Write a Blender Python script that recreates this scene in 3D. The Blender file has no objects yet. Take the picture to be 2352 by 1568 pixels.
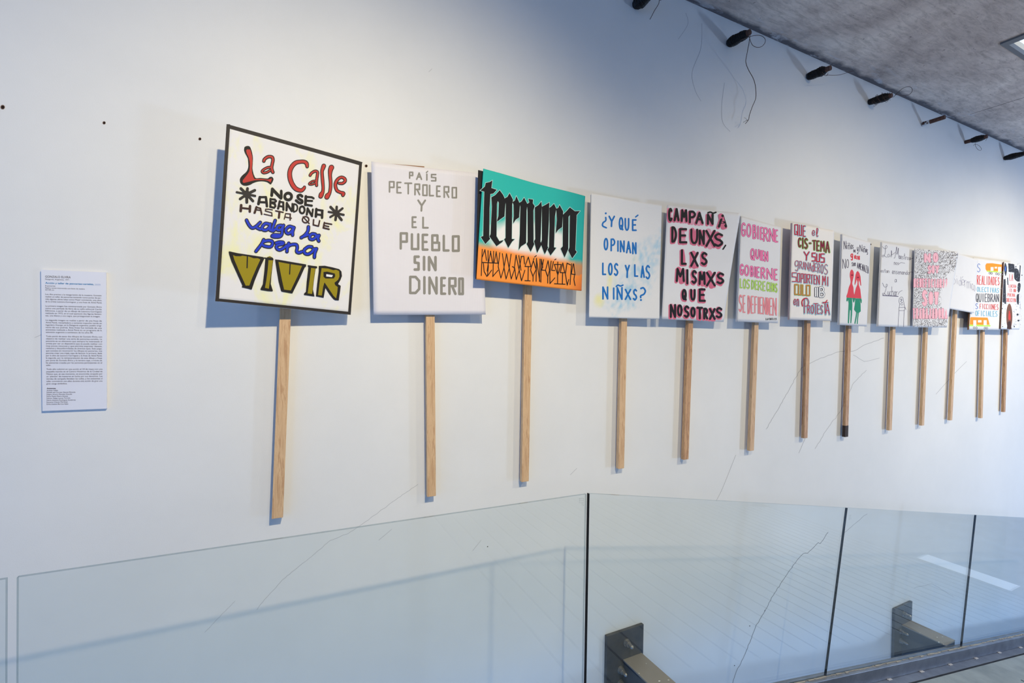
import bpy, math, random
from mathutils import Vector, Matrix
from mathutils.geometry import tessellate_polygon

# ------------------------------------------------------------------ camera, world, light, exposure
C = bpy.context.scene.collection
SC = bpy.context.scene
F_PX, CX, CY = 1087.3634, 1176.0, 784.0          # focal length and centre in pixels of the 2352 px wide frame
EYE = 1.75                                       # camera height above the landing floor
CAM = Vector((0.0, -2.0792, EYE))
AX = Vector((0.8952, 0.0068, 0.4457))            # world axes in camera space (right, down, forward)
AY = Vector((-0.4455, -0.0187, 0.8951))
AX.normalize()
AY = (AY - AX * AY.dot(AX)).normalized()
AZ = AX.cross(AY)
cd = bpy.data.cameras.new('camera'); cam = bpy.data.objects.new('camera', cd); C.objects.link(cam)
cd.sensor_width = 36.0; cd.lens = 36.0 * F_PX / 2352.0; cd.clip_start = 0.05
right = Vector((AX[0], AY[0], AZ[0])); down = Vector((AX[1], AY[1], AZ[1])); fwd = Vector((AX[2], AY[2], AZ[2]))
m = Matrix((right, -down, -fwd)).transposed().to_4x4(); m.translation = CAM
cam.matrix_world = m
SC.camera = cam

w = bpy.data.worlds.new('daylight'); SC.world = w; w.use_nodes = True
w.node_tree.nodes['Background'].inputs[0].default_value = (0.145, 0.41, 0.95, 1)
w.node_tree.nodes['Background'].inputs[1].default_value = 1.5

def spot(name, loc, aim, power, color, cone=80, blend=0.8, size=0.02):
    l = bpy.data.lights.new(name, 'SPOT'); o = bpy.data.objects.new(name, l); C.objects.link(o)
    l.energy = power; l.color = color; l.spot_size = math.radians(cone); l.spot_blend = blend; l.shadow_soft_size = size
    o.location = loc; o.rotation_euler = (Vector(aim) - Vector(loc)).to_track_quat('-Z', 'Y').to_euler()
    return o
def area(name, loc, aim, power, color, sx, sy):
    l = bpy.data.lights.new(name, 'AREA'); o = bpy.data.objects.new(name, l); C.objects.link(o)
    l.energy = power; l.color = color; l.shape = 'RECTANGLE'; l.size = sx; l.size_y = sy
    o.location = loc; o.rotation_euler = (Vector(aim) - Vector(loc)).to_track_quat('-Z', 'Y').to_euler()
    return o
WARM = (1.0, 0.866, 0.60)
DAY = (0.35, 0.55, 1.0)
CEIL = EYE + 1.987
# warm wide gallery spots under the ceiling, 2.5 m in front of the wall
LZ = CEIL - 0.107; LY = -2.5
spot('gallery_spot_a', (0.62, LY, LZ), (-0.52, 0, EYE - 2.15), 385, WARM, 121, 1.0, 0.05)
spot('gallery_spot_b', (1.15, LY, LZ), (0.9, 0, EYE - 2.15), 46, WARM, 121, 1.0, 0.04)
spot('gallery_spot_c', (3.25, LY, LZ), (4.05, 0, EYE - 2.15), 262, WARM, 128, 1.0, 0.05)
spot('gallery_spot_d', (6.60, LY, LZ), (6.6, 0, EYE - 2.15), 440, WARM, 121, 1.0, 0.05)
# daylight: one tall window to the left behind the camera, one low beside the foot of the ramp
area('window_daylight_left', (-3.42, -4.55, EYE + 0.1), (0.2, 0, EYE), 28, DAY, 1.2, 2.0)
area('window_daylight_ramp', (9.6, -4.55, EYE - 1.75), (4.0, 0, EYE + 0.6), 190, (0.52, 0.70, 1.0), 0.55, 0.8)
SC.view_settings.view_transform = 'Standard'; SC.view_settings.look = 'None'
SC.view_settings.gamma = 1.0; SC.view_settings.use_curve_mapping = False
SC.view_settings.exposure = -0.12
SC.cycles.max_bounces = 10; SC.cycles.transparent_max_bounces = 16

# ------------------------------------------------------------------ helpers
def lin(r, g, b):
    f = lambda c: (c / 255.0 / 12.92) if c <= 10 else ((c / 255.0 + 0.055) / 1.055) ** 2.4
    return (f(r), f(g), f(b), 1.0)
_mats = {}
def ink(name, rgb, rough=0.55, metal=0.0, emit=0.0):
    key = (name, rgb, rough, metal)
    if key in _mats: return _mats[key]
    mt = bpy.data.materials.new(name); mt.use_nodes = True
    b = mt.node_tree.nodes['Principled BSDF']
    b.inputs['Base Color'].default_value = lin(*rgb); b.inputs['Specular IOR Level'].default_value = 0.25 if not metal else 0.5; b.inputs['Roughness'].default_value = rough
    b.inputs['Metallic'].default_value = metal
    if emit:
        b.inputs['Emission Color'].default_value = lin(*rgb); b.inputs['Emission Strength'].default_value = emit
    _mats[key] = mt
    return mt
class NT:
    """small wrapper to build node materials"""
    def __init__(s, name):
        s.m = bpy.data.materials.new(name); s.m.use_nodes = True
        s.t = s.m.node_tree; s.b = s.t.nodes['Principled BSDF']; s.out = s.t.nodes['Material Output']
    def n(s, typ, **kw):
        nd = s.t.nodes.new(typ)
        for k, v in kw.items():
            if k.startswith('i_'): nd.inputs[k[2:].replace('_', ' ')].default_value = v
            else: setattr(nd, k, v)
        return nd
    def l(s, a, b): s.t.links.new(a, b)
    def noise(s, scale, detail=4, rough=0.6, vec=None, dist=0.0):
        nd = s.n('ShaderNodeTexNoise'); nd.inputs['Scale'].default_value = scale
        nd.inputs['Detail'].default_value = detail; nd.inputs['Roughness'].default_value = rough
        nd.inputs['Distortion'].default_value = dist
        if vec is not None: s.l(vec, nd.inputs['Vector'])
        return nd.outputs['Fac']
    def coords(s, scale=(1, 1, 1), rot=(0, 0, 0), kind='Object'):
        tc = s.n('ShaderNodeTexCoord'); mp = s.n('ShaderNodeMapping')
        mp.inputs['Scale'].default_value = scale; mp.inputs['Rotation'].default_value = rot
        s.l(tc.outputs[kind], mp.inputs['Vector']); return mp.outputs['Vector']
    def ramp(s, fac, stops):
        r = s.n('ShaderNodeValToRGB'); e = r.color_ramp.elements
        while len(e) < len(stops): e.new(0.5)
        for el, (p, c) in zip(e, stops):
            el.position = p; el.color = c if len(c) == 4 else (*c, 1)
        s.l(fac, r.inputs['Fac']); return r.outputs['Color']
    def mix(s, fac, a, b, mode='MIX'):
        mx = s.n('ShaderNodeMix', data_type='RGBA', blend_type=mode)
        for sock, v in ((mx.inputs[0], fac), (mx.inputs[6], a), (mx.inputs[7], b)):
            if hasattr(v, 'is_output'): s.l(v, sock)
            else: sock.default_value = v
        return mx.outputs[2]
    def bump(s, h, strength=0.2, dist=0.01):
        bp = s.n('ShaderNodeBump'); bp.inputs['Strength'].default_value = strength; bp.inputs['Distance'].default_value = dist
        s.l(h, bp.inputs['Height']); s.l(bp.outputs['Normal'], s.b.inputs['Normal'])
    def color(s, c):
        if hasattr(c, 'is_output'): s.l(c, s.b.inputs['Base Color'])
        else: s.b.inputs['Base Color'].default_value = c
    def rough(s, v): s.b.inputs['Roughness'].default_value = v; return s

def g4(v): return (v, v, v, 1)
# plaster wall
t = NT('white_plaster'); v = t.coords()
c = t.ramp(t.noise(1.3, 6, 0.65, v), [(0.3, (0.74, 0.745, 0.75)), (0.7, (0.80, 0.80, 0.80))])
t.color(c); t.rough(0.62); t.bump(t.noise(260, 3, 0.6, v), 0.10, 0.002); M_WALL = t.m
M_CRACK = ink('crack_in_plaster', (140, 142, 146), 0.9)
M_HAIR = ink('faint_pencil_scratch', (172, 174, 180), 0.9)
M_HOLE = ink('drill_hole', (38, 24, 20), 0.9)
M_HOLE_RIM = ink('rust_ring_round_hole', (128, 106, 92), 0.9)
# raw concrete
t = NT('raw_concrete'); v = t.coords((1, 1, 1)); vs = t.coords((1.0, 5.0, 1.0), (0, 0, 0.5))
a = t.ramp(t.noise(1.6, 8, 0.7, v, 0.4), [(0.28, lin(158, 144, 138)), (0.5, lin(204, 190, 182)), (0.72, lin(234, 222, 212))])
b = t.ramp(t.noise(7, 8, 0.75, vs, 0.6), [(0.33, lin(120, 112, 110)), (0.55, (1, 1, 1, 1))])
c = t.mix(0.45, a, b, 'MULTIPLY')
spots_ = t.ramp(t.noise(38, 3, 0.5, v), [(0.27, lin(90, 70, 58)), (0.31, (1, 1, 1, 1))])
c = t.mix(0.7, c, spots_, 'MULTIPLY')
# darker rim where the slab meets the plaster, with smears of wall paint on it
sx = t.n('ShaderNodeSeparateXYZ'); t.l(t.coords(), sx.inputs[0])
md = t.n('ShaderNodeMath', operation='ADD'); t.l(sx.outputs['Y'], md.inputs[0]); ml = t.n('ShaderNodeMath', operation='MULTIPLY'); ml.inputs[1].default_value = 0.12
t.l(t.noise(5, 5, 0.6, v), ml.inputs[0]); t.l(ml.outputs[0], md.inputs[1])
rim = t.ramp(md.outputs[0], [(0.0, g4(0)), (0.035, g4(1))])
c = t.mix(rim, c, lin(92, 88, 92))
smear = t.ramp(t.noise(9, 6, 0.7, t.coords((0.5, 2.2, 1)), 0.8), [(0.56, g4(0)), (0.68, g4(0.8))])
wide = t.n('ShaderNodeMapRange'); wide.inputs['From Min'].default_value = -0.22; wide.inputs['From Max'].default_value = -0.03; t.l(sx.outputs['Y'], wide.inputs['Value'])
sm = t.n('ShaderNodeMath', operation='MULTIPLY'); t.l(smear, sm.inputs[0]); t.l(wide.outputs[0], sm.inputs[1])
c = t.mix(sm.outputs[0], c, lin(196, 198, 206))
t.color(c); t.rough(0.75); t.bump(t.noise(60, 8, 0.7, vs), 0.35, 0.01); M_CONC = t.m
M_CONC_DARK = ink('concrete_joint', (92, 86, 84), 0.9)
# timber for the sticks
def wood(name, dark, light, seed):
    t = NT(name); v = t.coords((22, 22, 1.3)); n = t.noise(3.0 + seed, 6, 0.7, v, 1.2)
    c = t.ramp(n, [(0.3, lin(*dark)), (0.5, lin(*light)), (0.62, lin(*dark)), (0.7, lin(*light))])
    t.color(c); t.rough(0.6); t.bump(n, 0.15, 0.002); return t.m
M_WOOD = wood('pine_batten', (184, 142, 104), (216, 182, 142), 0.0)
M_WOOD2 = wood('pine_batten_dark_grain', (140, 92, 62), (206, 164, 120), 0.7)
M_WOOD_STAIN = ink('dark_stain_on_wood', (62, 50, 44), 0.7)
# metals, glass
t = NT('grey_painted_steel'); v = t.coords()
t.color(t.ramp(t.noise(9, 5, 0.6, v), [(0.3, lin(108, 114, 126)), (0.7, lin(134, 141, 154))])); t.rough(0.42); t.b.inputs['Metallic'].default_value = 0.55
M_STEEL = t.m
t = NT('dark_steel_plate'); v = t.coords()
t.color(t.ramp(t.noise(14, 6, 0.6, v), [(0.3, lin(58, 58, 62)), (0.7, lin(80, 78, 78))])); t.rough(0.5); t.b.inputs['Metallic'].default_value = 0.3
M_PLATE = t.m
t = NT('speckled_steel_beam'); v = t.coords()
n = t.ramp(t.noise(46, 1, 0.4, v), [(0.24, (0.85, 0.85, 0.82)), (0.27, lin(138, 130, 122))])
t.color(n); t.rough(0.5); t.b.inputs['Metallic'].default_value = 0.2; M_BEAM = t.m
M_BOLT = ink('zinc_bolt', (150, 146, 142), 0.38, 0.7)
M_SEAL = ink('crumbling_beige_sealant', (150, 147, 142), 0.9)
M_BLACK = ink('black_gap_gasket', (16, 15, 20), 0.7)
def glass(name, tint, rough=0.0):
    mt = bpy.data.materials.new(name); mt.use_nodes = True; nt = mt.node_tree
    for nd in list(nt.nodes):
        if nd.type == 'BSDF_PRINCIPLED': nt.nodes.remove(nd)
    out = [n for n in nt.nodes if n.type == 'OUTPUT_MATERIAL'][0]
    tr = nt.nodes.new('ShaderNodeBsdfTransparent'); tr.inputs[0].default_value = tint
    gl = nt.nodes.new('ShaderNodeBsdfGlossy'); gl.inputs['Roughness'].default_value = rough; gl.inputs[0].default_value = (0.92, 0.97, 1, 1)
    # two-sided Schlick reflectance of glass: 0.04 + 0.96 * facing ** 5
    lw = nt.nodes.new('ShaderNodeLayerWeight'); lw.inputs['Blend'].default_value = 0.5
    pw = nt.nodes.new('ShaderNodeMath'); pw.operation = 'POWER'; pw.inputs[1].default_value = 5.0; nt.links.new(lw.outputs['Facing'], pw.inputs[0])
    fr = nt.nodes.new('ShaderNodeMath'); fr.operation = 'MULTIPLY_ADD'; fr.inputs[1].default_value = 0.96; fr.inputs[2].default_value = 0.04; nt.links.new(pw.outputs[0], fr.inputs[0])
    mx = nt.nodes.new('ShaderNodeMixShader')
    nt.links.new(fr.outputs[0], mx.inputs[0]); nt.links.new(tr.outputs[0], mx.inputs[1]); nt.links.new(gl.outputs[0], mx.inputs[2])
    nt.links.new(mx.outputs[0], out.inputs[0]); return mt
M_GLASS = glass('pale_green_glass', (0.965, 0.988, 0.988, 1))
M_PANE = glass('window_glass', (0.97, 0.98, 0.98, 1))
M_GEDGE = glass('dark_glass_edge', (0.56, 0.62, 0.64, 1))
# iron pegs and wire
t = NT('rusty_iron'); v = t.coords()
t.color(t.ramp(t.noise(60, 5, 0.7, v), [(0.35, lin(58, 34, 26)), (0.65, lin(96, 62, 48))])); t.rough(0.7); M_RUST = t.m
M_WIRE = ink('black_iron_wire', (24, 20, 20), 0.5, 0.3)
M_WIRE2 = ink('thin_rusty_wire', (84, 66, 58), 0.6)
# floor deck
t = NT('grey_deck_boards'); v = t.coords((1, 1, 1))
t.color(t.ramp(t.noise(5, 6, 0.6, v), [(0.3, lin(112, 124, 134)), (0.7, lin(138, 150, 160))])); t.rough(0.6); t.b.inputs['Specular IOR Level'].default_value = 0.25; M_DECK = t.m
M_STRIP = ink('bright_metal_threshold', (235, 238, 242), 0.3)
M_ROOM = ink('white_painted_room', (176, 178, 184), 0.8)
M_FRAME = ink('grey_aluminium_frame', (112, 116, 122), 0.45, 0.4)
M_CARD = ink('brown_cardboard', (150, 112, 82), 0.9)
M_CARDW = ink('white_foam_board', (214, 214, 218), 0.8)
M_CARDK = ink('dark_card_backing', (40, 40, 44), 0.8)

def mesh_obj(name, verts, faces, mats, parent=None, origin=None, fmat=None, smooth=False):
    origin = Vector(origin) if origin is not None else Vector((0, 0, 0))
    me = bpy.data.meshes.new(name)
    me.from_pydata([tuple(Vector(p) - origin) for p in verts], [], faces)
    for mt in (mats if isinstance(mats, (list, tuple)) else [mats]): me.materials.append(mt)
    if fmat:
        for p, k in zip(me.polygons, fmat): p.material_index = k
    if smooth:
        for p in me.polygons: p.use_smooth = True
    me.update()
    o = bpy.data.objects.new(name, me); C.objects.link(o)
    if parent is not None: o.parent = parent
    else: o.location = origin
    return o
def tag(o, label=None, cat=None, group=None, kind=None):
    if label: o['label'] = label
    if cat: o['category'] = cat
    if group: o['group'] = group
    if kind: o['kind'] = kind
    return o
def thing(name, label, cat, loc, group=None):
    o = bpy.data.objects.new(name, None); C.objects.link(o); o.location = loc; o.empty_display_size = 0.1
    return tag(o, label, cat, group)

class MB:
    """collects shapes into one mesh"""
    def __init__(s): s.v = []; s.f = []; s.k = []
    def add(s, vs, fs, k=0):
        b = len(s.v); s.v += [Vector(p) for p in vs]; s.f += [tuple(b + i for i in f) for f in fs]; s.k += [k] * len(fs)
    def hexa(s, p, k=0):   # 8 corners: bottom 0-3, top 4-7, same winding
        s.add(p, [(3, 2, 1, 0), (4, 5, 6, 7), (0, 1, 5, 4), (1, 2, 6, 5), (2, 3, 7, 6), (3, 0, 4, 7)], k)
    def box(s, x0, x1, y0, y1, z0, z1, k=0):
        s.hexa([(x0, y0, z0), (x1, y0, z0), (x1, y1, z0), (x0, y1, z0), (x0, y0, z1), (x1, y0, z1), (x1, y1, z1), (x0, y1, z1)], k)
    def tube(s, pts, r, seg=8, k=0, caps=True):
        pts = [Vector(p) for p in pts]; rs = r if isinstance(r, (list, tuple)) else [r] * len(pts)
        rings = []; up = None
        for i, p in enumerate(pts):
            d = (pts[min(i + 1, len(pts) - 1)] - pts[max(i - 1, 0)])
            if d.length < 1e-9: d = Vector((0, 0, 1))
            d.normalize()
            if up is None: up = Vector((0, 0, 1)) if abs(d.z) < 0.9 else Vector((1, 0, 0))
            a = d.cross(up); a.normalize(); b2 = a.cross(d); up = b2
            rings.append([p + (a * math.cos(2 * math.pi * j / seg) + b2 * math.sin(2 * math.pi * j / seg)) * rs[i] for j in range(seg)])
        vs = [q for rg in rings for q in rg]; fs = []
        for i in range(len(rings) - 1):
            for j in range(seg):
                fs.append((i * seg + j, i * seg + (j + 1) % seg, (i + 1) * seg + (j + 1) % seg, (i + 1) * seg + j))
        if caps:
            fs.append(tuple(range(seg - 1, -1, -1))); fs.append(tuple((len(rings) - 1) * seg + j for j in range(seg)))
        s.add(vs, fs, k)
    def obj(s, name, mats, parent=None, origin=None, smooth=False):
        return mesh_obj(name, s.v, s.f, mats, parent, origin, s.k if isinstance(mats, (list, tuple)) else None, smooth)
def bevel(o, wdt, seg=2):
    b = o.modifiers.new('bevel', 'BEVEL'); b.width = wdt; b.segments = seg; b.limit_method = 'ANGLE'; return o

# pixel of the photograph -> ray in the room -> point on a real plane
def ray(px, py):
    c = Vector(((px - CX) / F_PX, (py - CY) / F_PX, 1.0))
    return Vector((c.dot(AX), c.dot(AY), c.dot(AZ)))
def on_y(px, py, y=0.0):
    r = ray(px, py); return CAM + r * ((y - CAM.y) / r.y)
def on_z(px, py, z):
    r = ray(px, py); return CAM + r * ((z - CAM.z) / r.z)

def catmull(pts, n=6, closed=False):
    P = [tuple(p) for p in pts]; out = []; N = len(P)
    if N < 3: return P
    rng = range(N) if closed else range(N - 1)
    for i in rng:
        p0 = P[(i - 1) % N] if (closed or i > 0) else P[0]
        p1 = P[i]; p2 = P[(i + 1) % N]
        p3 = P[(i + 2) % N] if (closed or i + 2 < N) else P[-1]
        for q in range(n):
            u = q / n
            out.append(tuple(0.5 * (2 * b + (-a + c) * u + (2 * a - 5 * b + 4 * c - d) * u * u + (-a + 3 * b - 3 * c + d) * u ** 3)
                             for a, b, c, d in zip(p0, p1, p2, p3)))
    if not closed: out.append(P[-1])
    return out

# flat paint strokes: built in 2-D, then laid on a surface by a mapping function
class Paint:
    """every dab keeps a level of its own, so that overlapping dabs never lie in one plane"""
    def __init__(s): s.v = []; s.f = []; s.l = []; s.fg = []; s.n = 0
    def _add(s, vs, fs):
        b = len(s.v); s.v += vs; s.f += [tuple(b + i for i in f) for f in fs]; s.l += [s.n % 24] * len(vs); s.fg += [s.n] * len(fs); s.n += 1
    def stroke(s, pts, wd, smooth=False, closed=False, n=6, cap=True):
        """ribbon of width wd (number or list) with round ends and round corners; 2-D"""
        if isinstance(wd, (list, tuple)): pts = [(p[0], p[1], q) for p, q in zip(pts, wd)]
        else: pts = [(p[0], p[1], wd) for p in pts]
        if smooth: pts = catmull(pts, n, closed)
        if closed: pts = pts + [pts[0]]
        q = [pts[0]]
        for a, b in zip(pts, pts[1:]):
            d = math.hypot(b[0] - a[0], b[1] - a[1])
            if d < 1e-6: continue
            k = max(1, int(d / 60))
            q += [tuple(a[j] + (b[j] - a[j]) * i / k for j in range(3)) for i in range(1, k + 1)]
        P = [Vector((p[0], p[1])) for p in q]; R = [p[2] / 2 for p in q]; N = len(P)
        if N < 2: return
        D = [(P[i + 1] - P[i]).normalized() for i in range(N - 1)]
        cuts = [0] + [i for i in range(1, N - 1) if D[i - 1].dot(D[i]) < 0.72] + [N - 1]
        for a, b in zip(cuts, cuts[1:]):
            vs = []
            for i in range(a, b + 1):
                d0 = D[max(i - 1, a)]; d1 = D[min(i, b - 1)]
                if closed and len(cuts) == 2 and i in (0, N - 1): d0, d1 = D[-1], D[0]
                t = d0 + d1
                t = t.normalized() if t.length > 1e-6 else d1
                r = R[i] / max(0.75, t.dot(d1)); nrm = Vector((-t.y, t.x))
                vs += [P[i] + nrm * r, P[i] - nrm * r]
            s._add(vs, [(2 * i, 2 * i + 1, 2 * i + 3, 2 * i + 2) for i in range(b - a)])
        ends = cuts[1:-1] + ([] if not cap or (closed and len(cuts) == 2) else [0, N - 1])
        for i in ends:
            k = 16; s._add([P[i] + Vector((math.cos(2 * math.pi * j / k), math.sin(2 * math.pi * j / k))) * R[i] for j in range(k)], [tuple(range(k))])
    def fill(s, pts, smooth=False, n=5, holes=()):
        if smooth: pts = catmull(pts, n, True)
        loops = [[Vector((p[0], p[1], 0)) for p in pts]]
        for h in holes: loops.append([Vector((p[0], p[1], 0)) for p in (catmull(h, n, True) if smooth else h)])
        s._add([Vector((p.x, p.y)) for lp in loops for p in lp], [tuple(t_) for t_ in tessellate_polygon(loops)])
    def disc(s, x, y, r, ry=None, k=16):
        ry = ry or r
        s._add([Vector((x + r * math.cos(2 * math.pi * j / k), y + ry * math.sin(2 * math.pi * j / k))) for j in range(k)], [tuple(range(k))])

# ------------------------------------------------------------------ the room
G = -0.34                                         # plane of the glass balustrade
SL = 0.1825                                       # fall of the ramp
X_TOP, X_FOOT = 1.25, 8.15                        # where the ramp starts and ends
def ramp_z(x, z0): return EYE + z0 - SL * (min(max(x, X_TOP), X_FOOT) - X_TOP)

# wall with cracks, scratches and old drill holes in its surface
wb = MB(); wb.box(-4.0, 12.0, 0.0, 0.25, EYE - 5.2, CEIL, 0)
def wall_paint(paint, k, h):
    b = len(wb.v); wb.v += [on_y(p.x, p.y, -h - l_ * 3e-6) for p, l_ in zip(paint.v, paint.l)]
    for f in paint.f:
        a, b2, c2 = (wb.v[b + f[0]], wb.v[b + f[1]], wb.v[b + f[2]])
        fl = f if (b2 - a).cross(c2 - a).y < 0 else tuple(reversed(f))
        wb.f.append(tuple(b + i for i in fl)); wb.k.append(k)
random.seed(3)
def jag(pts):
    out = [pts[0]]
    for a, b in zip(pts, pts[1:]):
        k = max(2, int(math.hypot(b[0] - a[0], b[1] - a[1]) / 6))
        out += [(a[0] + (b[0] - a[0]) * i / k + random.uniform(-1, 1), a[1] + (b[1] - a[1]) * i / k + random.uniform(-1, 1)) for i in range(1, k)] + [b]
    return out
cr = Paint()
for pts, wd in (
    ([(1683, 1568), (1690, 1545), (1712, 1500), (1735, 1440), (1757, 1402), (1772, 1372), (1800, 1330), (1822, 1297), (1845, 1271), (1855, 1270), (1879, 1246), (1884, 1248), (1902, 1222)], 1.3),):
    cr.stroke(jag(pts), wd)
wall_paint(cr, 1, 0.0004)
cr = Paint()
for pts, wd in (
    ([(1930, 1232), (1955, 1210), (1978, 1190), (1992, 1180)], 0.9),
    ([(1760, 985), (1790, 935), (1815, 890), (1840, 845), (1885, 822), (1925, 808), (1960, 806), (1990, 790), (2030, 776)], 0.9),
    ([(1872, 1030), (1900, 985), (1930, 945), (1960, 880), (1990, 850)], 0.7),
    ([(1960, 815), (1985, 830), (2020, 822)], 0.7),
    ([(590, 1400), (612, 1372), (650, 1330), (700, 1290), (760, 1240), (800, 1225), (850, 1190), (905, 1150), (960, 1112)], 0.7),
    ([(470, 1452), (500, 1420), (540, 1380)], 0.6), ([(1085, 1265), (1105, 1240)], 0.6),
    ([(2190, 1370), (2140, 1340), (2100, 1350)], 0.6)):
    cr.stroke(jag(pts), wd)
wall_paint(cr, 2, 0.0004)
hs = Paint()
for pts in ([(1575, 30), (1580, 55), (1558, 90)], [(1612, 54), (1610, 110), (1590, 165), (1596, 205), (1610, 232)], [(1664, 190), (1658, 240), (1660, 280), (1677, 302)],
            [(80, 775), (96, 768)], [(1310, 1090), (1325, 1075)], [(650, 410), (640, 425)], [(1690, 1045), (1660, 1120), (1645, 1150)],
            [(1835, 1040), (1850, 1005)], [(2220, 830), (2190, 860), (2150, 905)], [(985, 165), (992, 158)], [(120, 665), (106, 675)], [(870, 1240), (900, 1215)]):
    hs.stroke(pts, 0.7, True)
wall_paint(hs, 2, 0.0004)
hr = Paint(); hh = Paint()
for x, y, r in ((6, 246, 4.6), (239, 282, 3.2), (459, 319, 3.0), (841, 381, 3.0), (2000, 561, 1.5)):
    hr.disc(x, y, r * 1.15); hh.disc(x + 0.4, y, r * 0.8)
for x, y in ((1757, 1402), (1722, 1437), (1687, 1528), (1120, 1255), (655, 420)): hh.disc(x, y, 1.1)
wall_paint(hr, 4, 0.0004); wall_paint(hh, 3, 0.0008)
wall = wb.obj('wall_left', [M_WALL, M_CRACK, M_HAIR, M_HOLE, M_HOLE_RIM]); tag(wall, kind='structure')

# ceiling slab with a rectangular recess for the light, board joints as thin grooves
cx0, cx1, cy0, cy1 = 4.291, 6.10, -1.55, -0.671
cb = MB()
for (x0, x1, y0, y1) in ((-4, cx0, -4.6, 0.25), (cx1, 12, -4.6, 0.25), (cx0, cx1, cy1, 0.25), (cx0, cx1, -4.6, cy0)):
    cb.box(x0, x1, y0, y1, CEIL, CEIL + 0.3, 0)
for x in (2.335, 5.42, 8.5):
    for k, (ya, yb) in enumerate(((-0.12, -0.62), (-0.7, -4.5))):
        cb.box(x - 0.0015 + 0.002 * k, x + 0.0015 + 0.002 * k, yb, ya, CEIL - 0.0012, CEIL + 0.01, 1)
tag(cb.obj('ceiling', [M_CONC, M_CONC_DARK]), kind='structure')
lt = thing('ceiling_light', 'recessed rectangular ceiling light with grey metal frame in the concrete ceiling', 'ceiling light', (cx0, cy1, CEIL))
fb = MB(); fx, fy = 0.058, 0.026
fb.box(cx0, cx1, cy1 - fy, cy1, CEIL - 0.012, CEIL + 0.02); fb.box(cx0, cx1, cy0, cy0 + fy, CEIL - 0.012, CEIL + 0.02)
fb.box(cx0, cx0 + fx, cy0 + fy, cy1 - fy, CEIL - 0.012, CEIL + 0.02); fb.box(cx1 - fx, cx1, cy0 + fy, cy1 - fy, CEIL - 0.012, CEIL + 0.02)
fb.obj('frame', ink('dark_grey_light_frame', (104, 108, 114), 0.5), lt, (cx0, cy1, CEIL))
rb = MB(); a0, a1, b0, b1 = cx0 + fx, cx1 - fx, cy0 + fy, cy1 - fy
rb.box(a0 - 0.02, a0, b0, b1, CEIL + 0.02, CEIL + 0.12); rb.box(a1, a1 + 0.02, b0, b1, CEIL + 0.02, CEIL + 0.12)
rb.box(a0 - 0.02, a1 + 0.02, b0 - 0.02, b0, CEIL + 0.02, CEIL + 0.12); rb.box(a0 - 0.02, a1 + 0.02, b1, b1 + 0.02, CEIL + 0.02, CEIL + 0.12)
rb.obj('reveal', ink('cream_light_reveal', (236, 222, 200), 0.7), lt, (cx0, cy1, CEIL))
db = MB(); db.box(a0 - 0.02, a1 + 0.02, b0 - 0.02, b1 + 0.02, CEIL + 0.06, CEIL + 0.08)
db.obj('diffuser', ink('lit_white_diffuser', (232, 242, 255), 0.5, 0, 1.0), lt, (cx0, cy1, CEIL))

# landing, ramp deck with board joints, lower floor
lb = MB(); lb.box(-4.0, X_TOP, -4.6, -0.42, -0.25, -0.02); tag(lb.obj('floor', [M_DECK]), kind='structure')
rp = MB(); Z_DECK = -1.83; YA, YB = -0.475, -4.2
x = X_TOP; nb = 0; jw = 0.02
while x < X_FOOT - 0.01:
    x2 = min(x + 0.207, X_FOOT)
    for (ya, yb, inset) in ((YA, -0.66, 0.0), (-0.66, YB, jw / 2)):
        xa, xb = x + inset, x2 - inset
        za, zb = ramp_z(xa, Z_DECK), ramp_z(xb, Z_DECK)
        rp.hexa([(xa, yb, za - 0.05), (xb, yb, zb - 0.05), (xb, ya, zb - 0.05), (xa, ya, za - 0.05), (xa, yb, za), (xb, yb, zb), (xb, ya, zb), (xa, ya, za)])
    x = x2
za, zb = ramp_z(X_TOP, Z_DECK) - 0.03, ramp_z(X_FOOT, Z_DECK) - 0.03
rp.hexa([(X_TOP, YB, za - 0.12), (X_FOOT, YB, zb - 0.12), (X_FOOT, YA, zb - 0.12), (X_TOP, YA, za - 0.12), (X_TOP, YB, za), (X_FOOT, YB, zb), (X_FOOT, YA, zb), (X_TOP, YA, za)], 1)
tag(rp.obj('floor_ramp', [M_DECK, M_BLACK]), kind='structure')
ZL = ramp_z(X_FOOT, Z_DECK)
lf = MB(); lf.box(X_FOOT, 12.0, -4.6, 0.0, ZL - 0.25, ZL); tag(lf.obj('floor_lower', [M_DECK]), kind='structure')
sb = MB(); sb.box(X_FOOT + 0.03, X_FOOT + 0.30, -2.0, -1.05, ZL, ZL + 0.006); tag(sb.obj('trim_threshold', [M_STRIP]), kind='structure')

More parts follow.
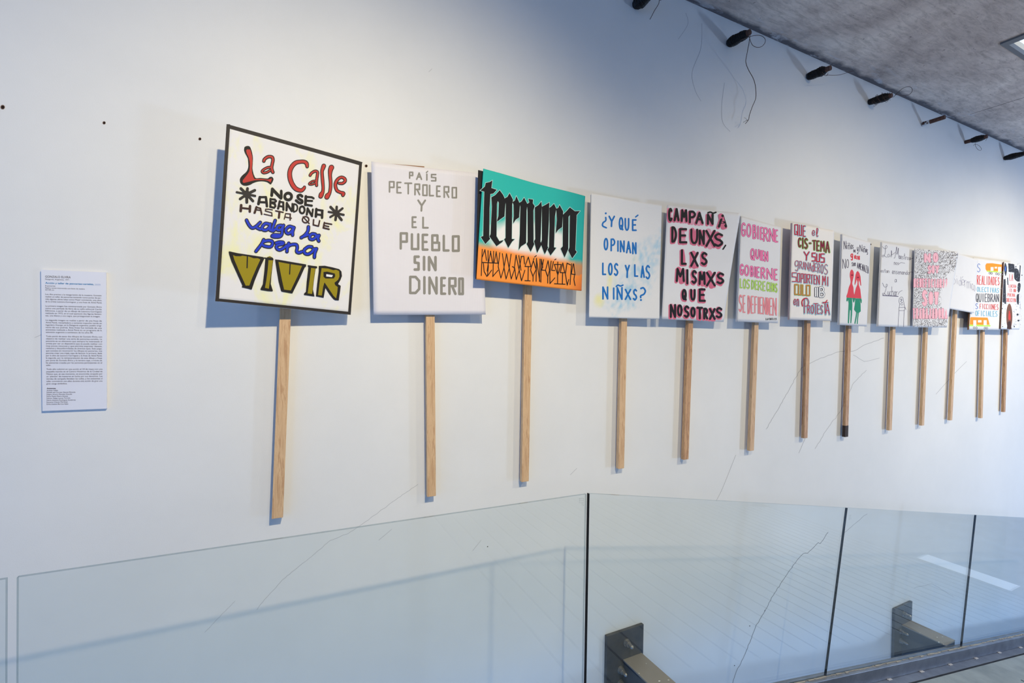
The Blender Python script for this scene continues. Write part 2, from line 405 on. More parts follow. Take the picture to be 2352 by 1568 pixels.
# far end wall and the opposite wall with its two windows
eb = MB(); eb.box(11.8, 12.0, -1.75, 0.0, ZL, CEIL); tag(eb.obj('wall_end', [M_ROOM]), kind='structure')
def wall_with_holes(name, x0, x1, z0, z1, y, holes):
    mb = MB(); xs = x0
    for (hx0, hx1, hz0, hz1) in holes:
        mb.box(xs, hx0, y - 0.2, y, z0, z1); mb.box(hx0, hx1, y - 0.2, y, z0, hz0); mb.box(hx0, hx1, y - 0.2, y, hz1, z1); xs = hx1
    mb.box(xs, x1, y - 0.2, y, z0, z1)
    return tag(mb.obj(name, [M_ROOM]), kind='structure')
W1 = (-4.3 + 0.35, -2.9, EYE - 1.1, EYE + 1.3); W2 = (9.2, 10.0, EYE - 2.3, EYE - 1.2)
wall_with_holes('wall_right', -4.0, 12.0, EYE - 5.2, CEIL, -4.6, [W1, W2])
for i, (x0, x1, z0, z1) in enumerate((W1, W2)):
    mb = MB(); f = 0.05
    mb.box(x0, x1, -4.72, -4.64, z0, z0 + f); mb.box(x0, x1, -4.72, -4.64, z1 - f, z1); mb.box(x0, x0 + f, -4.72, -4.64, z0 + f, z1 - f); mb.box(x1 - f, x1, -4.72, -4.64, z0 + f, z1 - f)
    wo = mb.obj('window_%d' % (i + 1), [M_FRAME], None, (x0, -4.68, z0)); tag(wo, kind='structure')
    mb = MB(); mb.box(x0 + f, x1 - f, -4.686, -4.680, z0 + f, z1 - f); mb.obj('pane', [M_PANE], wo, (x0, -4.68, z0))

# ------------------------------------------------------------------ glass balustrade
TH = 0.012
def pane_mesh(name, label, corners, th=TH):
    """corners TL, TR, BR, BL as (x, z) in the plane y = G; faces clear, narrow edges dark"""
    v = [(x, G - th / 2, z) for x, z in corners] + [(x, G + th / 2, z) for x, z in corners]
    f = [(3, 2, 1, 0), (4, 5, 6, 7), (0, 1, 5, 4), (1, 2, 6, 5), (2, 3, 7, 6), (3, 0, 4, 7)]
    org = (corners[3][0], G, corners[3][1])
    o = mesh_obj('glass_panel', v, f, [M_GLASS, M_GEDGE], None, org, [0, 0, 1, 1, 1, 1])
    return tag(o, label, 'glass panel', 'glass balustrade panels')
ca, sa = 1 / math.sqrt(1 + SL * SL), SL / math.sqrt(1 + SL * SL)
def rtop(x): return EYE - 0.7065 - SL * (x - 1.262)
HG = 1.045
def ramp_pane(x0, x1, label):
    tl, tr = (x0, rtop(x0)), (x1, rtop(x1)); dx, dz = -sa * HG, -ca * HG
    pane_mesh('glass_panel', label, [tl, tr, (tr[0] + dx, tr[1] + dz), (tl[0] + dx, tl[1] + dz)])
def ltop(x): return EYE - 0.676 - 0.0163 * (x + 0.634)
ZB = EYE - 1.76
pane_mesh('glass_panel', 'clear glass panel cut off by the left edge of the photo', [(-2.5, ltop(-2.5)), (-0.647, ltop(-0.647)), (-0.650, ZB), (-2.5, ZB)])
pane_mesh('glass_panel', 'wide level glass panel below the first three placards', [(-0.625, ltop(-0.625)), (1.246, ltop(1.246)), (1.246, ZB), (-0.628, ZB)])
# first sloping pane: left edge plumb against the level pane
x1 = 3.2725
pane_mesh('glass_panel', 'sloping glass panel in front of the larger steel wall bracket',
          [(1.263, rtop(1.263)), (x1, rtop(x1)), (x1 - sa * HG, rtop(x1) - ca * HG), (1.263, rtop(1.263) - HG / ca)])
ramp_pane(3.2775, 5.0905, 'sloping glass panel in front of the far steel wall bracket')
ramp_pane(5.0955, 7.05, 'last sloping glass panel at the right edge of the photo')
# thin dark gaskets that close the joints between the sloping panes
def joint(xa, xb, label, plumb=False):
    dx, dz = (0.0, -HG / ca) if plumb else (-sa * HG, -ca * HG)
    mb = MB(); y0, y1 = G - 0.006, G + 0.006
    za, zb = rtop(xa), rtop(xb)
    mb.hexa([(xa + dx, y0, za + dz), (xb + dx, y0, zb + dz), (xb + dx, y1, zb + dz), (xa + dx, y1, za + dz), (xa, y0, za), (xb, y0, zb), (xb, y1, zb), (xa, y1, za)])
    o = mb.obj('joint_gasket', M_BLACK, None, (xa + dx, G, za + dz)); tag(o, label, 'gasket', 'black joints between the glass panels')
joint(1.2575, 1.2625, 'black upright joint where the level glass meets the sloping glass', True)
joint(3.273, 3.277, 'black slanted joint between the two bracket glass panels')
joint(5.091, 5.095, 'black slanted joint nearest the right edge of the photo')

def stamp(pane, pts):
    p = Paint()
    for a, b in pts: p.stroke([a, b], 0.7, cap=False)
    vs = [on_y(q.x, q.y, G - TH / 2 - 0.0004) for q in p.v]
    mesh_obj('etched_stamp', vs, [tuple(reversed(f)) for f in p.f], ink('frosted_etching', (150, 160, 164), 0.8), pane, pane.location)
random.seed(8)
panes = [o for o in C.objects if o.name.startswith('glass_panel')]
stamp(panes[1], [((x, y), (x, y + random.uniform(1.5, 4))) for x in (1331, 1334, 1337, 1340) for y in range(1143, 1163, 5) if random.random() < 0.75])
stamp(panes[3], [((x, y), (x, y + random.uniform(1.5, 3))) for x in (1951, 1954) for y in range(1182, 1194, 4)])
# steel channel that carries the sloping panes, with ledge, clips and worn sealant
def rbot(x):
    return EYE - 2.104 - SL * (x - 3.097)
ch = thing('bottom_rail', 'grey steel bottom rail of the sloping glass balustrade with worn beige sealant', 'rail', (1.3, G, rbot(1.3)))
XA, XB = 1.10, 8.0
def slant(mb, y0, y1, d0, d1, xa=XA, xb=XB, k=0):
    mb.hexa([(xa, y0, rbot(xa) + d0), (xb, y0, rbot(xb) + d0), (xb, y1, rbot(xb) + d0), (xa, y1, rbot(xa) + d0),
             (xa, y0, rbot(xa) + d1), (xb, y0, rbot(xb) + d1), (xb, y1, rbot(xb) + d1), (xa, y1, rbot(xa) + d1)], k)
mb = MB(); slant(mb, G - 0.032, G - 0.008, -0.11, 0.0); slant(mb, G + 0.008, G + 0.032, -0.11, 0.0); slant(mb, G - 0.032, G + 0.032, -0.14, -0.11)
bevel(mb.obj('channel', M_STEEL, ch, ch.location), 0.003)
mb = MB(); slant(mb, G - 0.094, G - 0.033, -0.102, -0.088); slant(mb, G - 0.100, G - 0.094, -0.135, -0.084)
bevel(mb.obj('ledge', M_STEEL, ch, ch.location), 0.002)
random.seed(4); mb = MB(); x = XA
while x < XB:
    l = random.uniform(0.012, 0.06); j = random.uniform(0.001, 0.009)
    slant(mb, G - 0.0065 - random.uniform(0.001, 0.010), G - 0.0065, -0.01, j * 0.7, x, x + l); x += l * random.uniform(0.97, 1.02)
mb.obj('sealant', M_SEAL, ch, ch.location)
x = 2.0
while x < 7.6:
    mb = MB(); slant(mb, G - 0.046, G - 0.033, -0.091, -0.0835, x, x + 0.012); slant(mb, G - 0.046, G - 0.033, -0.091, -0.0835, x + 0.016, x + 0.028)
    slant(mb, G - 0.046, G - 0.033, -0.091, -0.0835, x + 0.032, x + 0.044)
    mb.obj('clip', ink('pale_plastic_clip', (196, 198, 206), 0.5), ch, ch.location); x += 0.435

# steel brackets bolted to the wall
def bracket(x, ztop, w, h, label, beam_h, ylen):
    th = 0.02; t = thing('wall_bracket', label, 'bracket', (x, 0, ztop - h), 'steel brackets holding the balustrade')
    mb = MB(); mb.box(x, x + w, -th, -0.001, ztop - h, ztop); bevel(mb.obj('mounting_plate', M_PLATE, t, t.location), 0.002)
    bx0 = x + 0.118; bx1 = x + w - 0.014; bz = ztop - 0.162
    mb = MB(); mb.box(bx0, bx1, -ylen, -th, bz - beam_h, bz - 0.008); web = bevel(mb.obj('beam', ink('shaded_beam_steel', (44, 52, 66), 0.5), t, t.location), 0.003)  # shade on the beam's sides is put into this dark navy colour
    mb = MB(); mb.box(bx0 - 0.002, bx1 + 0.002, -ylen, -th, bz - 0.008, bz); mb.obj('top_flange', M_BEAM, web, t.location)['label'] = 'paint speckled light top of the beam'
    for (dx, dz) in ((0.137, -0.070), (0.098, -0.212), (0.098, -0.290)):
        b = (x + dx, -th, ztop + dz); mb = MB()
        mb.tube([(b[0], -th + 0.001, b[2]), (b[0], -th - 0.004, b[2])], 0.021, 16); o = mb.obj('bolt', M_BOLT, t, t.location)
        mb = MB(); mb.tube([(b[0], -th - 0.004, b[2]), (b[0], -th - 0.022, b[2])], 0.017, 6); mb.obj('nut', M_BOLT, o, t.location)
        mb = MB(); mb.tube([(b[0], -th - 0.022, b[2]), (b[0], -th - 0.048, b[2]), (b[0], -th - 0.056, b[2])], [0.0105, 0.0105, 0.005], 12); mb.obj('threaded_stud', M_BOLT, o, t.location)
    return t
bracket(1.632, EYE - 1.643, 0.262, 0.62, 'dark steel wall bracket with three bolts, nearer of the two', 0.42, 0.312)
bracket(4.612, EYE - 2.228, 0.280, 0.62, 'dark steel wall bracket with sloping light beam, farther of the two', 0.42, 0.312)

# ------------------------------------------------------------------ iron pegs along the top of the wall
PEGS = [  # tip pixel start, wrap (start, end, radius), label
    ((1459, 12), 'wire wrapped iron peg cut off by the top edge of the photo'),
    ((1672, 99), 'wire wrapped iron peg with a long loose wire hanging down the wall'),
    ((1855, 178), 'wire wrapped iron peg with one short wire pointing right'),
    ((1995.5, 236), 'shaggy wire wrapped iron peg with a big loop at its tip'),
    ((2118, 285), 'bare rusty iron peg without any wire'),
    ((2216.5, 325), 'thinly wrapped iron peg with a small loop hanging below'),
    ((2306, 362), 'wire wrapped iron peg cut off by the right edge of the photo')]
PR, PL = 0.0165, 0.153
def loop_wire(name, pts, r, parent, org, mat=None):
    mb = MB(); mb.tube(catmull(pts, 6), r, 6); return mb.obj(name, mat or M_WIRE2, parent, org, True)
for i, (px, lab) in enumerate(PEGS):
    b = on_y(*px); b = Vector((b.x, 0, EYE + 1.835)); random.seed(20 + i)
    tilt = (-0.012, -0.012, -0.012, -0.014, 0.001, -0.002, 0.0)[i]
    t = thing('wall_peg', lab, 'peg', b, 'iron pegs along the top of the wall')
    tip = b + Vector((0, -PL, tilt))
    mb = MB(); n = 7; mb.tube([b.lerp(tip, q / (n - 1)) + Vector((0, -0.0005, 0)) for q in range(n)], PR, 16)
    mb.obj('rod', M_RUST, t, b, False)
    if i == 4:
        mb = MB(); mb.tube([b.lerp(tip, 0.02), b.lerp(tip, 0.2), b.lerp(tip, 0.36)], PR + 0.0012, 14, caps=False); mb.obj('torn_paper', ink('torn_white_tape', (205, 208, 214), 0.8), t, b)
        mb = MB()
        for (u, a_, s_) in ((0.1, 0.2, 0.008), (0.2, -0.3, 0.006), (0.28, 0.5, 0.005), (0.1, -0.5, 0.005)):
            c0 = b.lerp(tip, u); aa = math.pi + a_
            mb.tube([c0 + Vector((math.cos(aa) * (PR + 0.0005), -s_, math.sin(aa) * (PR + 0.0005))), c0 + Vector((math.cos(aa) * (PR + 0.003), s_, math.sin(aa) * (PR + 0.003)))], s_, 7)
        mb.obj('rust_patch', M_RUST, t, b); continue
    # wire wound round and round the rod, thickest in the middle
    u0, u1, rm = ((0.0, 0.8, 0.020), (0.03, 0.88, 0.0185), (0.03, 0.80, 0.018), (0.02, 0.9, 0.0145), (0, 0, 0), (0.3, 0.88, 0.0095), (0.05, 0.95, 0.012))[i]
    pts = []; turns = 46; K = 16
    for q in range(turns * K):
        s_ = q / (turns * K); u = u0 + (u1 - u0) * s_ + 0.03 * math.sin(q * 0.11) * (1 if 0.1 < s_ < 0.9 else 0)
        env = min(1, s_ * 2.6 + 0.15, (1 - s_) * 4); env = env * (0.75 + 0.25 * math.sin(s_ * 6 + i))
        rr = PR + 0.002 + 0.86 * rm * max(env, 0.05) * random.uniform(0.72, 1.06)
        a_ = 2 * math.pi * q / K; c0 = b.lerp(tip, u)
        pts.append(c0 + Vector((math.cos(a_) * rr, random.uniform(-0.0015, 0.0015), math.sin(a_) * rr)))
    wbm = MB(); wbm.tube(pts, 0.0021, 5)
    core = [b.lerp(tip, u0 + (u1 - u0) * q / 10.0) for q in range(11)]
    crr = [PR + 0.001 + rm * 0.68 * max(0.03, min(1, q / 4.0 + 0.1, (10 - q) / 2.5)) * (0.75 + 0.25 * math.sin(q * 0.6 + i)) for q in range(11)]
    wbm.tube(core, crr, 14); wbm.obj('wire_wrap', M_WIRE, t, b)
    if i == 0:
        loop_wire('loose_wire', [tip + Vector((0, 0.02, -0.02)), tip + Vector((0.03, -0.01, -0.05)), tip + Vector((0.05, 0, -0.02)), tip + Vector((0.06, -0.01, 0.03))], 0.0013, t, b)
        loop_wire('loose_wire', [tip + Vector((0.03, 0.03, 0.03)), tip + Vector((0.05, 0.02, -0.03)), tip + Vector((0.035, 0.04, -0.075)), tip + Vector((0.015, 0.05, -0.12))], 0.0016, t, b)
    Y0 = -PL * 0.86
    P = lambda x, y, yy=Y0: on_y(x, y, yy)
    if i == 1:
        loop_wire('loose_wire', [P(1700, 93), P(1712, 88), P(1723, 84), P(1735, 81.2), P(1748, 82), P(1757, 89), P(1757, 98), P(1749, 107), P(1738, 108.5), P(1729, 104), P(1724, 95), P(1721, 84)], 0.0016, t, b)
        q = [P(1723, 78), P(1720.5, 98), P(1716, 122)]
        for x, y, yy in ((1713, 142, -0.10), (1719, 160, -0.09), (1730, 180, -0.08), (1735, 198, -0.07), (1736, 224, -0.06), (1728, 245, -0.06), (1722, 262, -0.05), (1719, 275, -0.05), (1712, 284, -0.045)): q.append(P(x, y, yy))
        loop_wire('loose_wire', q, 0.0019, t, b)
        loop_wire('loose_wire', [P(1719, 275, -0.05), P(1714, 277, -0.05), P(1707, 281, -0.05)], 0.0012, t, b)
        loop_wire('loose_wire', [P(1717, 278, -0.05), P(1713, 272, -0.05), P(1709, 270, -0.055)], 0.0008, t, b)
    if i == 2:
        loop_wire('loose_wire', [P(1888, 165), P(1894, 173), P(1900, 173), P(1902, 167)], 0.0015, t, b)
        loop_wire('loose_wire', [P(1898, 172), P(1915, 173), P(1930, 171.5), P(1945, 167), P(1961, 162)], 0.0015, t, b)
    if i == 3:
        for q in range(16):
            u = random.uniform(0.15, 1.05); a_ = random.uniform(0, 6.28); c0 = b.lerp(tip, u); rr = PR + random.uniform(0.012, 0.022)
            loop_wire('loose_wire', [c0 + Vector((math.cos(a_ + w_) * (rr + 0.006 * math.sin(w_ * 3)), -0.012 * w_, math.sin(a_ + w_) * (rr + 0.006 * math.sin(w_ * 3)))) for w_ in (0, 0.5, 1.0, 1.5, 2.0)], 0.0012, t, b)
        loop_wire('loose_wire', [P(2052, 223), P(2058, 217), P(2066, 209), P(2075, 202), P(2085, 199), P(2093, 201), P(2095.5, 208), P(2090, 216), P(2080, 219.5), P(2068, 219), P(2056, 217)], 0.0017, t, b)
    if i == 5:
        loop_wire('loose_wire', [P(2240, 329), P(2241, 336), P(2246, 343), P(2252, 345.5), P(2254, 341), P(2248, 334), P(2240, 331), P(2236, 334)], 0.0014, t, b)
        loop_wire('loose_wire', [P(2262, 306), P(2269, 308), P(2268, 316), P(2264, 323)], 0.0013, t, b)

# ------------------------------------------------------------------ placards
class Placard:
    """a poster sheet on a backing board on a wooden batten; corners are TL, TR, BR, BL"""
    def __init__(s, label, corners, off, stick, tiltx=0.0, tiltz=0.0, curl=None, board=None, board_mat=None, grid=(24, 30), wood=None, sheet_mat=None, color=None, board_th=0.005, foot=False, h0=0.0003):
        s.h0 = h0
        s.off = off; c = [Vector(p) for p in corners]
        mid = on_y(sum(p.x for p in c) / 4, sum(p.y for p in c) / 4, -off)
        s.p0 = mid; s.n = Vector((tiltx, -1.0, tiltz)).normalized(); s.curl = curl or (lambda u, v: 0.0)
        k = [s.plane(p.x, p.y) for p in c]; s.k = k
        s.W = (k[1] - k[0]).length; s.H = (k[0] - k[3]).length
        (bx, by), (tx, ty) = stick
        sb_, st_ = on_y(bx, by, -0.036), on_y(tx, ty, -0.036)
        org = Vector((sb_.x, 0.0, sb_.z)); s.org = org
        s.t = thing('protest_placard', label, 'placard', org, 'hand painted placards on wooden sticks along the wall')
        # batten
        d = st_ - sb_; top = sb_ + d * (1 + 0.40 / d.length); hw, th = 0.020, 0.022; yb = -0.036 + th
        mb = MB(); vs = []
        for p in (sb_, top): vs += [(p.x - hw, -0.036, p.z), (p.x + hw, -0.036, p.z), (p.x + hw, yb, p.z), (p.x - hw, yb, p.z)]
        mb.hexa(vs)
        if foot:   # black stain round the lower end
            e = d.normalized() * 0.085; mb.hexa([p + v_ for p, v_ in zip([Vector(q) for q in vs[:4]], [Vector((-.0004, -.0004, -.0004)), Vector((.0004, -.0004, -.0004)), Vector((.0004, .0004, -.0004)), Vector((-.0004, .0004, -.0004))])] + [Vector(q) + e + v_ for q, v_ in zip(vs[:4], [Vector((-.0004, -.0004, 0)), Vector((.0004, -.0004, 0)), Vector((.0004, .0004, 0)), Vector((-.0004, .0004, 0))])], 1)
        s.stick = bevel(mb.obj('stick', [wood or M_WOOD, M_WOOD_STAIN], s.t, org), 0.0012)
        bl = MB(); bl.box(top.x - 0.016, top.x + 0.016, yb, -0.0005, top.z - 0.09, top.z - 0.03); bl.obj('wall_block', wood or M_WOOD, s.t, org)
        # sheet: thin curved grid
        nx, ny = grid; vs = []; px = []
        for j in range(ny + 1):
            for i in range(nx + 1):
                u, v = i / nx, j / ny
                p = (k[3] * (1 - u) + k[2] * u) * (1 - v) + (k[0] * (1 - u) + k[1] * u) * v
                vs.append(p + s.n * s.curl(u, v)); px.append((u, v))
        N = len(vs); back = [p - s.n * 0.0008 for p in vs]; fs = []; W = nx + 1
        for j in range(ny):
            for i in range(nx):
                a = j * W + i; fs.append((a, a + 1, a + 1 + W, a + W)); fs.append((N + a + W, N + a + 1 + W, N + a + 1, N + a))
        for i in range(nx):
            fs.append((i + 1, i, N + i, N + i + 1)); a = ny * W + i; fs.append((a, a + 1, N + a + 1, N + a))
        for j in range(ny):
            a = j * W; fs.append((a, a + W, N + a + W, N + a)); a = j * W + nx; fs.append((a + W, a, N + a, N + a + W))
        s.sheet = mesh_obj('paper_sheet', vs + back, fs, sheet_mat or M_PAPER, s.t, org, None, True)
        if color:
            at = s.sheet.data.color_attributes.new('paint', 'FLOAT_COLOR', 'POINT')
            for i in range(2 * N):
                at.data[i].color = color(*px[i % N])
        # backing board
        if board is not None:
            q = [Vector(p) for p in board] if board else c
            bk = [s.plane(p.x, p.y) - s.n * 0.0022 for p in q]; vs = bk[::-1] + [p - s.n * board_th for p in bk[::-1]]
            # order BL BR TR TL front then back
            mb = MB(); mb.add([vs[0], vs[1], vs[2], vs[3], vs[4], vs[5], vs[6], vs[7]], [(0, 1, 2, 3), (7, 6, 5, 4), (1, 0, 4, 5), (2, 1, 5, 6), (3, 2, 6, 7), (0, 3, 7, 4)])
            mb.obj('backing_board', board_mat or M_CARD, s.t, org)
        s.layer = 0
    def plane(s, px, py):
        r = ray(px, py); return CAM + r * ((s.p0 - CAM).dot(s.n) / r.dot(s.n))
    def lay(s, px, py, h):
        p = s.plane(px, py); k = s.k
        # approximate sheet coordinates for the curl
        u = (p - k[3]).dot((k[2] - k[3]).normalized()) / s.W; v = (p - k[3]).dot((k[0] - k[3]).normalized()) / s.H
        return p + s.n * (s.curl(min(max(u, 0), 1), min(max(v, 0), 1)) + h)
    def paint(s, paint, mat, name='lettering', label=None, crop=None):
        """lay flat paint on the sheet; crop = (x0, y0, scale) of the coordinates used"""
        if not paint.v: return
        s.layer += 1; h = s.h0 + 0.0001 * s.layer
        x0, y0, sc = crop or (0, 0, 1)
        vs = [s.lay(x0 + p.x / sc, y0 + p.y / sc, h + l_ * 3e-6) for p, l_ in zip(paint.v, paint.l)]; fs = []
        for f in paint.f:
            a = (vs[f[1]] - vs[f[0]]).cross(vs[f[2]] - vs[f[0]])
            fs.append(f if a.dot(s.n) > 0 else tuple(reversed(f)))
        # words that stand apart from each other become pieces of their own
        lo, hi = {}, {}
        for f, g_ in zip(paint.f, paint.fg):
            for q_ in f:
                for k_ in range(3):
                    lo.setdefault(g_, [9e9] * 3); hi.setdefault(g_, [-9e9] * 3)
                    lo[g_][k_] = min(lo[g_][k_], vs[q_][k_]); hi[g_][k_] = max(hi[g_][k_], vs[q_][k_])
        ids = sorted(lo); root = {i: i for i in ids}
        def find(i):
            while root[i] != i: root[i] = root[root[i]]; i = root[i]
            return i
        if len(ids) < 500:
            sz = {i: max(h_ - l_ for l_, h_ in zip(lo[i], hi[i])) for i in ids}
            for n_, i in enumerate(ids):
                for j in ids[n_ + 1:]:
                    gap = math.sqrt(sum(max(0.0, lo[i][k_] - hi[j][k_], lo[j][k_] - hi[i][k_]) ** 2 for k_ in range(3)))
                    if gap <= max(0.018, 0.48 * max(sz[i], sz[j])): root[find(i)] = find(j)
        else:
            root = {i: ids[0] for i in ids}
        for r_ in sorted({find(i) for i in ids}):
            used = {}; ff = []
            for f, g_ in zip(fs, paint.fg):
                if find(g_) == r_: ff.append(tuple(used.setdefault(q_, len(used)) for q_ in f))
            o = mesh_obj(name, [vs[q_] for q_ in used], ff, mat, s.sheet, s.org)
            if label: o['label'] = label
def paper(name, rgb, attr=False, rough=0.7, grid=False, wash=None):
    t = NT(name); v = t.coords()
    c = t.ramp(t.noise(6, 4, 0.6, v), [(0.3, tuple(q * 0.965 for q in lin(*rgb)[:3])), (0.7, lin(*rgb))])
    if attr:
        a = t.n('ShaderNodeVertexColor', layer_name='paint'); c = a.outputs['Color']
        g = t.ramp(t.noise(900, 2, 0.5, v), [(0.3, g4(0.90)), (0.7, g4(1.0))]); c = t.mix(1.0, c, g, 'MULTIPLY')
    if wash:
        n = t.ramp(t.noise(7, 5, 0.65, t.coords((1.6, 1, 0.8)), 0.5), [(0.50, g4(0)), (0.68, g4(1))]); c = t.mix(n, c, lin(*wash))
    if grid:
        for kind in ('X', 'Z'):
            wv = t.n('ShaderNodeTexWave', wave_type='BANDS', bands_direction=kind); wv.inputs['Scale'].default_value = 62
            wv.inputs['Distortion'].default_value = 0.6; t.l(v, wv.inputs['Vector'])
            c = t.mix(0.10, c, wv.outputs['Color'], 'MULTIPLY')
    t.color(c); t.rough(rough); return t.m
M_PAPER = paper('white_paper', (226, 226, 230))

# ------------------------------------------------------------------ hand lettering alphabet (unit box, y down; 's' = smooth curve)
L_ = lambda *p: ('l', p)
S_ = lambda *p: ('s', p)
ELL = ('c', ((.5, 0), (.85, .14), (1, .5), (.85, .86), (.5, 1), (.15, .86), (0, .5), (.15, .14)))
GLY = {
 'A': [L_((0, 1), (.5, 0), (1, 1)), L_((.2, .63), (.8, .63))],
 'B': [L_((0, 0), (0, 1)), S_((0, 0), (.6, .02), (.82, .22), (.6, .45), (0, .48)), S_((0, .48), (.7, .52), (.97, .74), (.7, .98), (0, 1))],
 'C': [S_((.95, .16), (.6, 0), (.2, .14), (.03, .5), (.2, .88), (.6, 1), (.95, .84))],
 'D': [L_((0, 0), (0, 1)), S_((0, 0), (.55, .05), (.97, .35), (.97, .65), (.55, .95), (0, 1))],
 'E': [L_((.92, 0), (0, 0), (0, 1), (.97, 1)), L_((0, .48), (.78, .48))],
 'F': [L_((.95, 0), (0, 0), (0, 1)), L_((0, .48), (.78, .48))],
 'G': [S_((.93, .14), (.58, 0), (.15, .15), (.02, .5), (.15, .88), (.55, 1), (.95, .88)), L_((.95, .9), (.95, .55), (.52, .55))],
 'H': [L_((0, 0), (0, 1)), L_((1, 0), (1, 1)), L_((0, .5), (1, .5))],
 'I': [L_((.5, 0), (.5, 1))],
 'J': [S_((.9, 0), (.9, .7), (.6, 1), (.2, .95), (0, .7))],
 'L': [L_((0, 0), (0, 1), (.95, 1))],
 'M': [L_((0, 1), (.1, 0), (.5, .62), (.9, 0), (1, 1))],
 'N': [L_((0, 1), (0, 0), (1, 1), (1, 0))],
 'O': [ELL],
 'P': [L_((0, 0), (0, 1)), S_((0, .02), (.6, 0), (1, .25), (.65, .5), (0, .52))],
 'Q': [ELL, L_((.55, .68), (1, 1.04))],
 'R': [L_((0, 0), (0, 1)), S_((0, .02), (.6, 0), (.95, .24), (.6, .48), (0, .5)), L_((.35, .5), (1, 1))],
 'S': [S_((.92, .12), (.5, 0), (.1, .2), (.3, .44), (.7, .55), (.95, .78), (.5, 1), (.05, .88))],
 'T': [L_((0, 0), (1, 0)), L_((.5, 0), (.5, 1))],
 'U': [S_((0, 0), (.02, .65), (.28, .98), (.72, .98), (.98, .65), (1, 0))],
 'V': [L_((0, 0), (.5, 1), (1, 0))],
 'X': [L_((0, 0), (1, 1)), L_((1, 0), (0, 1))],
 'Y': [L_((0, 0), (.5, .5), (1, 0)), L_((.5, .5), (.45, 1))],
 'Z': [L_((0, 0), (1, 0), (0, 1), (1, 1))],
 '1': [L_((.15, .2), (.55, 0), (.55, 1))], '2': [S_((.05, .2), (.5, 0), (.9, .25), (.5, .6), (0, 1)), L_((0, 1), (1, 1))],
 '5': [L_((.9, 0), (.1, 0), (.05, .45)), S_((.05, .45), (.6, .4), (.95, .7), (.6, 1), (.05, .92))], '/': [L_((.9, 0), (.1, 1))], '-': [L_((0, .5), (1, .5))],
 # lower case: the box is the x-height unless the letter is tall
 'a': [('c', ((.55, 0), (.15, .15), (0, .6), (.25, 1), (.65, .85), (.85, .4))), S_((.9, 0), (.88, .6), (1, 1))],
 'c': [S_((.95, .15), (.5, 0), (.05, .4), (.15, .88), (.55, 1), (.95, .85))],
 'd': [('c', ((.5, .4), (.1, .5), (0, .8), (.3, 1), (.7, .9), (.85, .6))), L_((.9, 0), (.9, 1))],
 'e': [S_((.05, .55), (.9, .5), (.8, .1), (.4, 0), (.05, .4), (.15, .88), (.55, 1), (.98, .8))],
 'g': [('c', ((.55, 0), (.1, .1), (0, .35), (.3, .55), (.8, .42), (.9, .15))), S_((.92, .05), (.9, .7), (.6, 1), (.1, .92))],
 'h': [L_((0, 0), (0, 1)), S_((0, .65), (.45, .5), (.9, .62), (.95, 1))],
 'i': [L_((.5, .35), (.5, 1)), L_((.45, .02), (.55, .06))],
 'l': [S_((.5, .7), (.9, .1), (.45, 0), (.3, .6), (.5, 1), (.9, .9))],
 'm': [L_((0, .05), (0, 1)), S_((0, .3), (.25, 0), (.48, .3), (.48, 1)), S_((.48, .3), (.75, 0), (1, .3), (1, 1))],
 'n': [L_((0, .05), (0, 1)), S_((0, .35), (.45, 0), (.9, .25), (.95, 1))],
 'o': [ELL],
 'p': [L_((0, 0), (0, 1)), S_((0, .1), (.6, 0), (1, .3), (.6, .58), (0, .55))],
 'r': [L_((0, 0), (0, 1)), S_((0, .4), (.4, .05), (1, .08))],
 's': [S_((.9, .12), (.5, 0), (.12, .22), (.5, .5), (.92, .75), (.5, 1), (.05, .88))],
 't': [L_((.5, 0), (.5, .85), (.85, 1)), L_((.05, .3), (.95, .28))],
 'u': [S_((0, 0), (.02, .7), (.35, 1), (.8, .75), (.9, 0)), L_((.9, 0), (.95, 1))],
 'y': [S_((0, 0), (.1, .4), (.45, .55), (.85, .3)), S_((.95, 0), (.85, .6), (.6, 1), (.1, .92))],
 'z': [L_((0, 0), (1, 0), (0, 1), (1, 1))],
}
SQ = dict(GLY)   # straight ruled variant
SQ.update({'O': [L_((0, 0), (1, 0), (1, 1), (0, 1), (0, 0))], 'P': [L_((0, 1), (0, 0), (1, 0), (1, .55), (0, .55))], 'R': [L_((0, 1), (0, 0), (1, 0), (1, .5), (0, .5)), L_((.45, .5), (1, 1))],
 'S': [L_((1, 0), (0, 0), (0, .45), (1, .5), (1, 1), (0, 1))], 'U': [L_((0, 0), (0, 1), (1, 1), (1, 0))], 'B': [L_((0, 0), (0, 1), (1, 1), (1, .5), (0, .5)), L_((0, 0), (.75, 0), (.75, .5))],
 'D': [L_((0, 0), (.6, 0), (1, .25), (1, .75), (.6, 1), (0, 1), (0, 0))], 'C': [L_((1, 0), (0, 0), (0, 1), (1, 1))], 'Q': [L_((0, 0), (1, 0), (1, 1), (0, 1), (0, 0)), L_((.6, .7), (1.05, 1.1))]})
def glyph(paint, ch, x0, x1, y0, y1, wd, font=GLY, lean=0.0, dx=0.0, dy=0.0):
    """one letter inside the outer box (x0..x1, y0..y1)"""
    i = wd / 2; a0, a1, b0, b1 = x0 + i, x1 - i, y0 + i, y1 - i
    if a1 < a0: a0 = a1 = (x0 + x1) / 2
    for kind, pts in font[ch]:
        q = [(a0 + (a1 - a0) * u + lean * (0.5 - v) * (b1 - b0) + dx, b0 + (b1 - b0) * v + dy) for u, v in pts]
        paint.stroke(q, wd, smooth=(kind != 'l'), closed=(kind == 'c'), n=5)
def letters(wd, data, font=GLY, lean=0.0, paint=None, dx=0.0, dy=0.0):
    """data: list of (char, x0, x1, y0, y1)"""
    p = paint or Paint()
    for d in data: glyph(p, d[0], d[1], d[2], d[3], d[4], wd, font, lean, dx, dy)
    return p
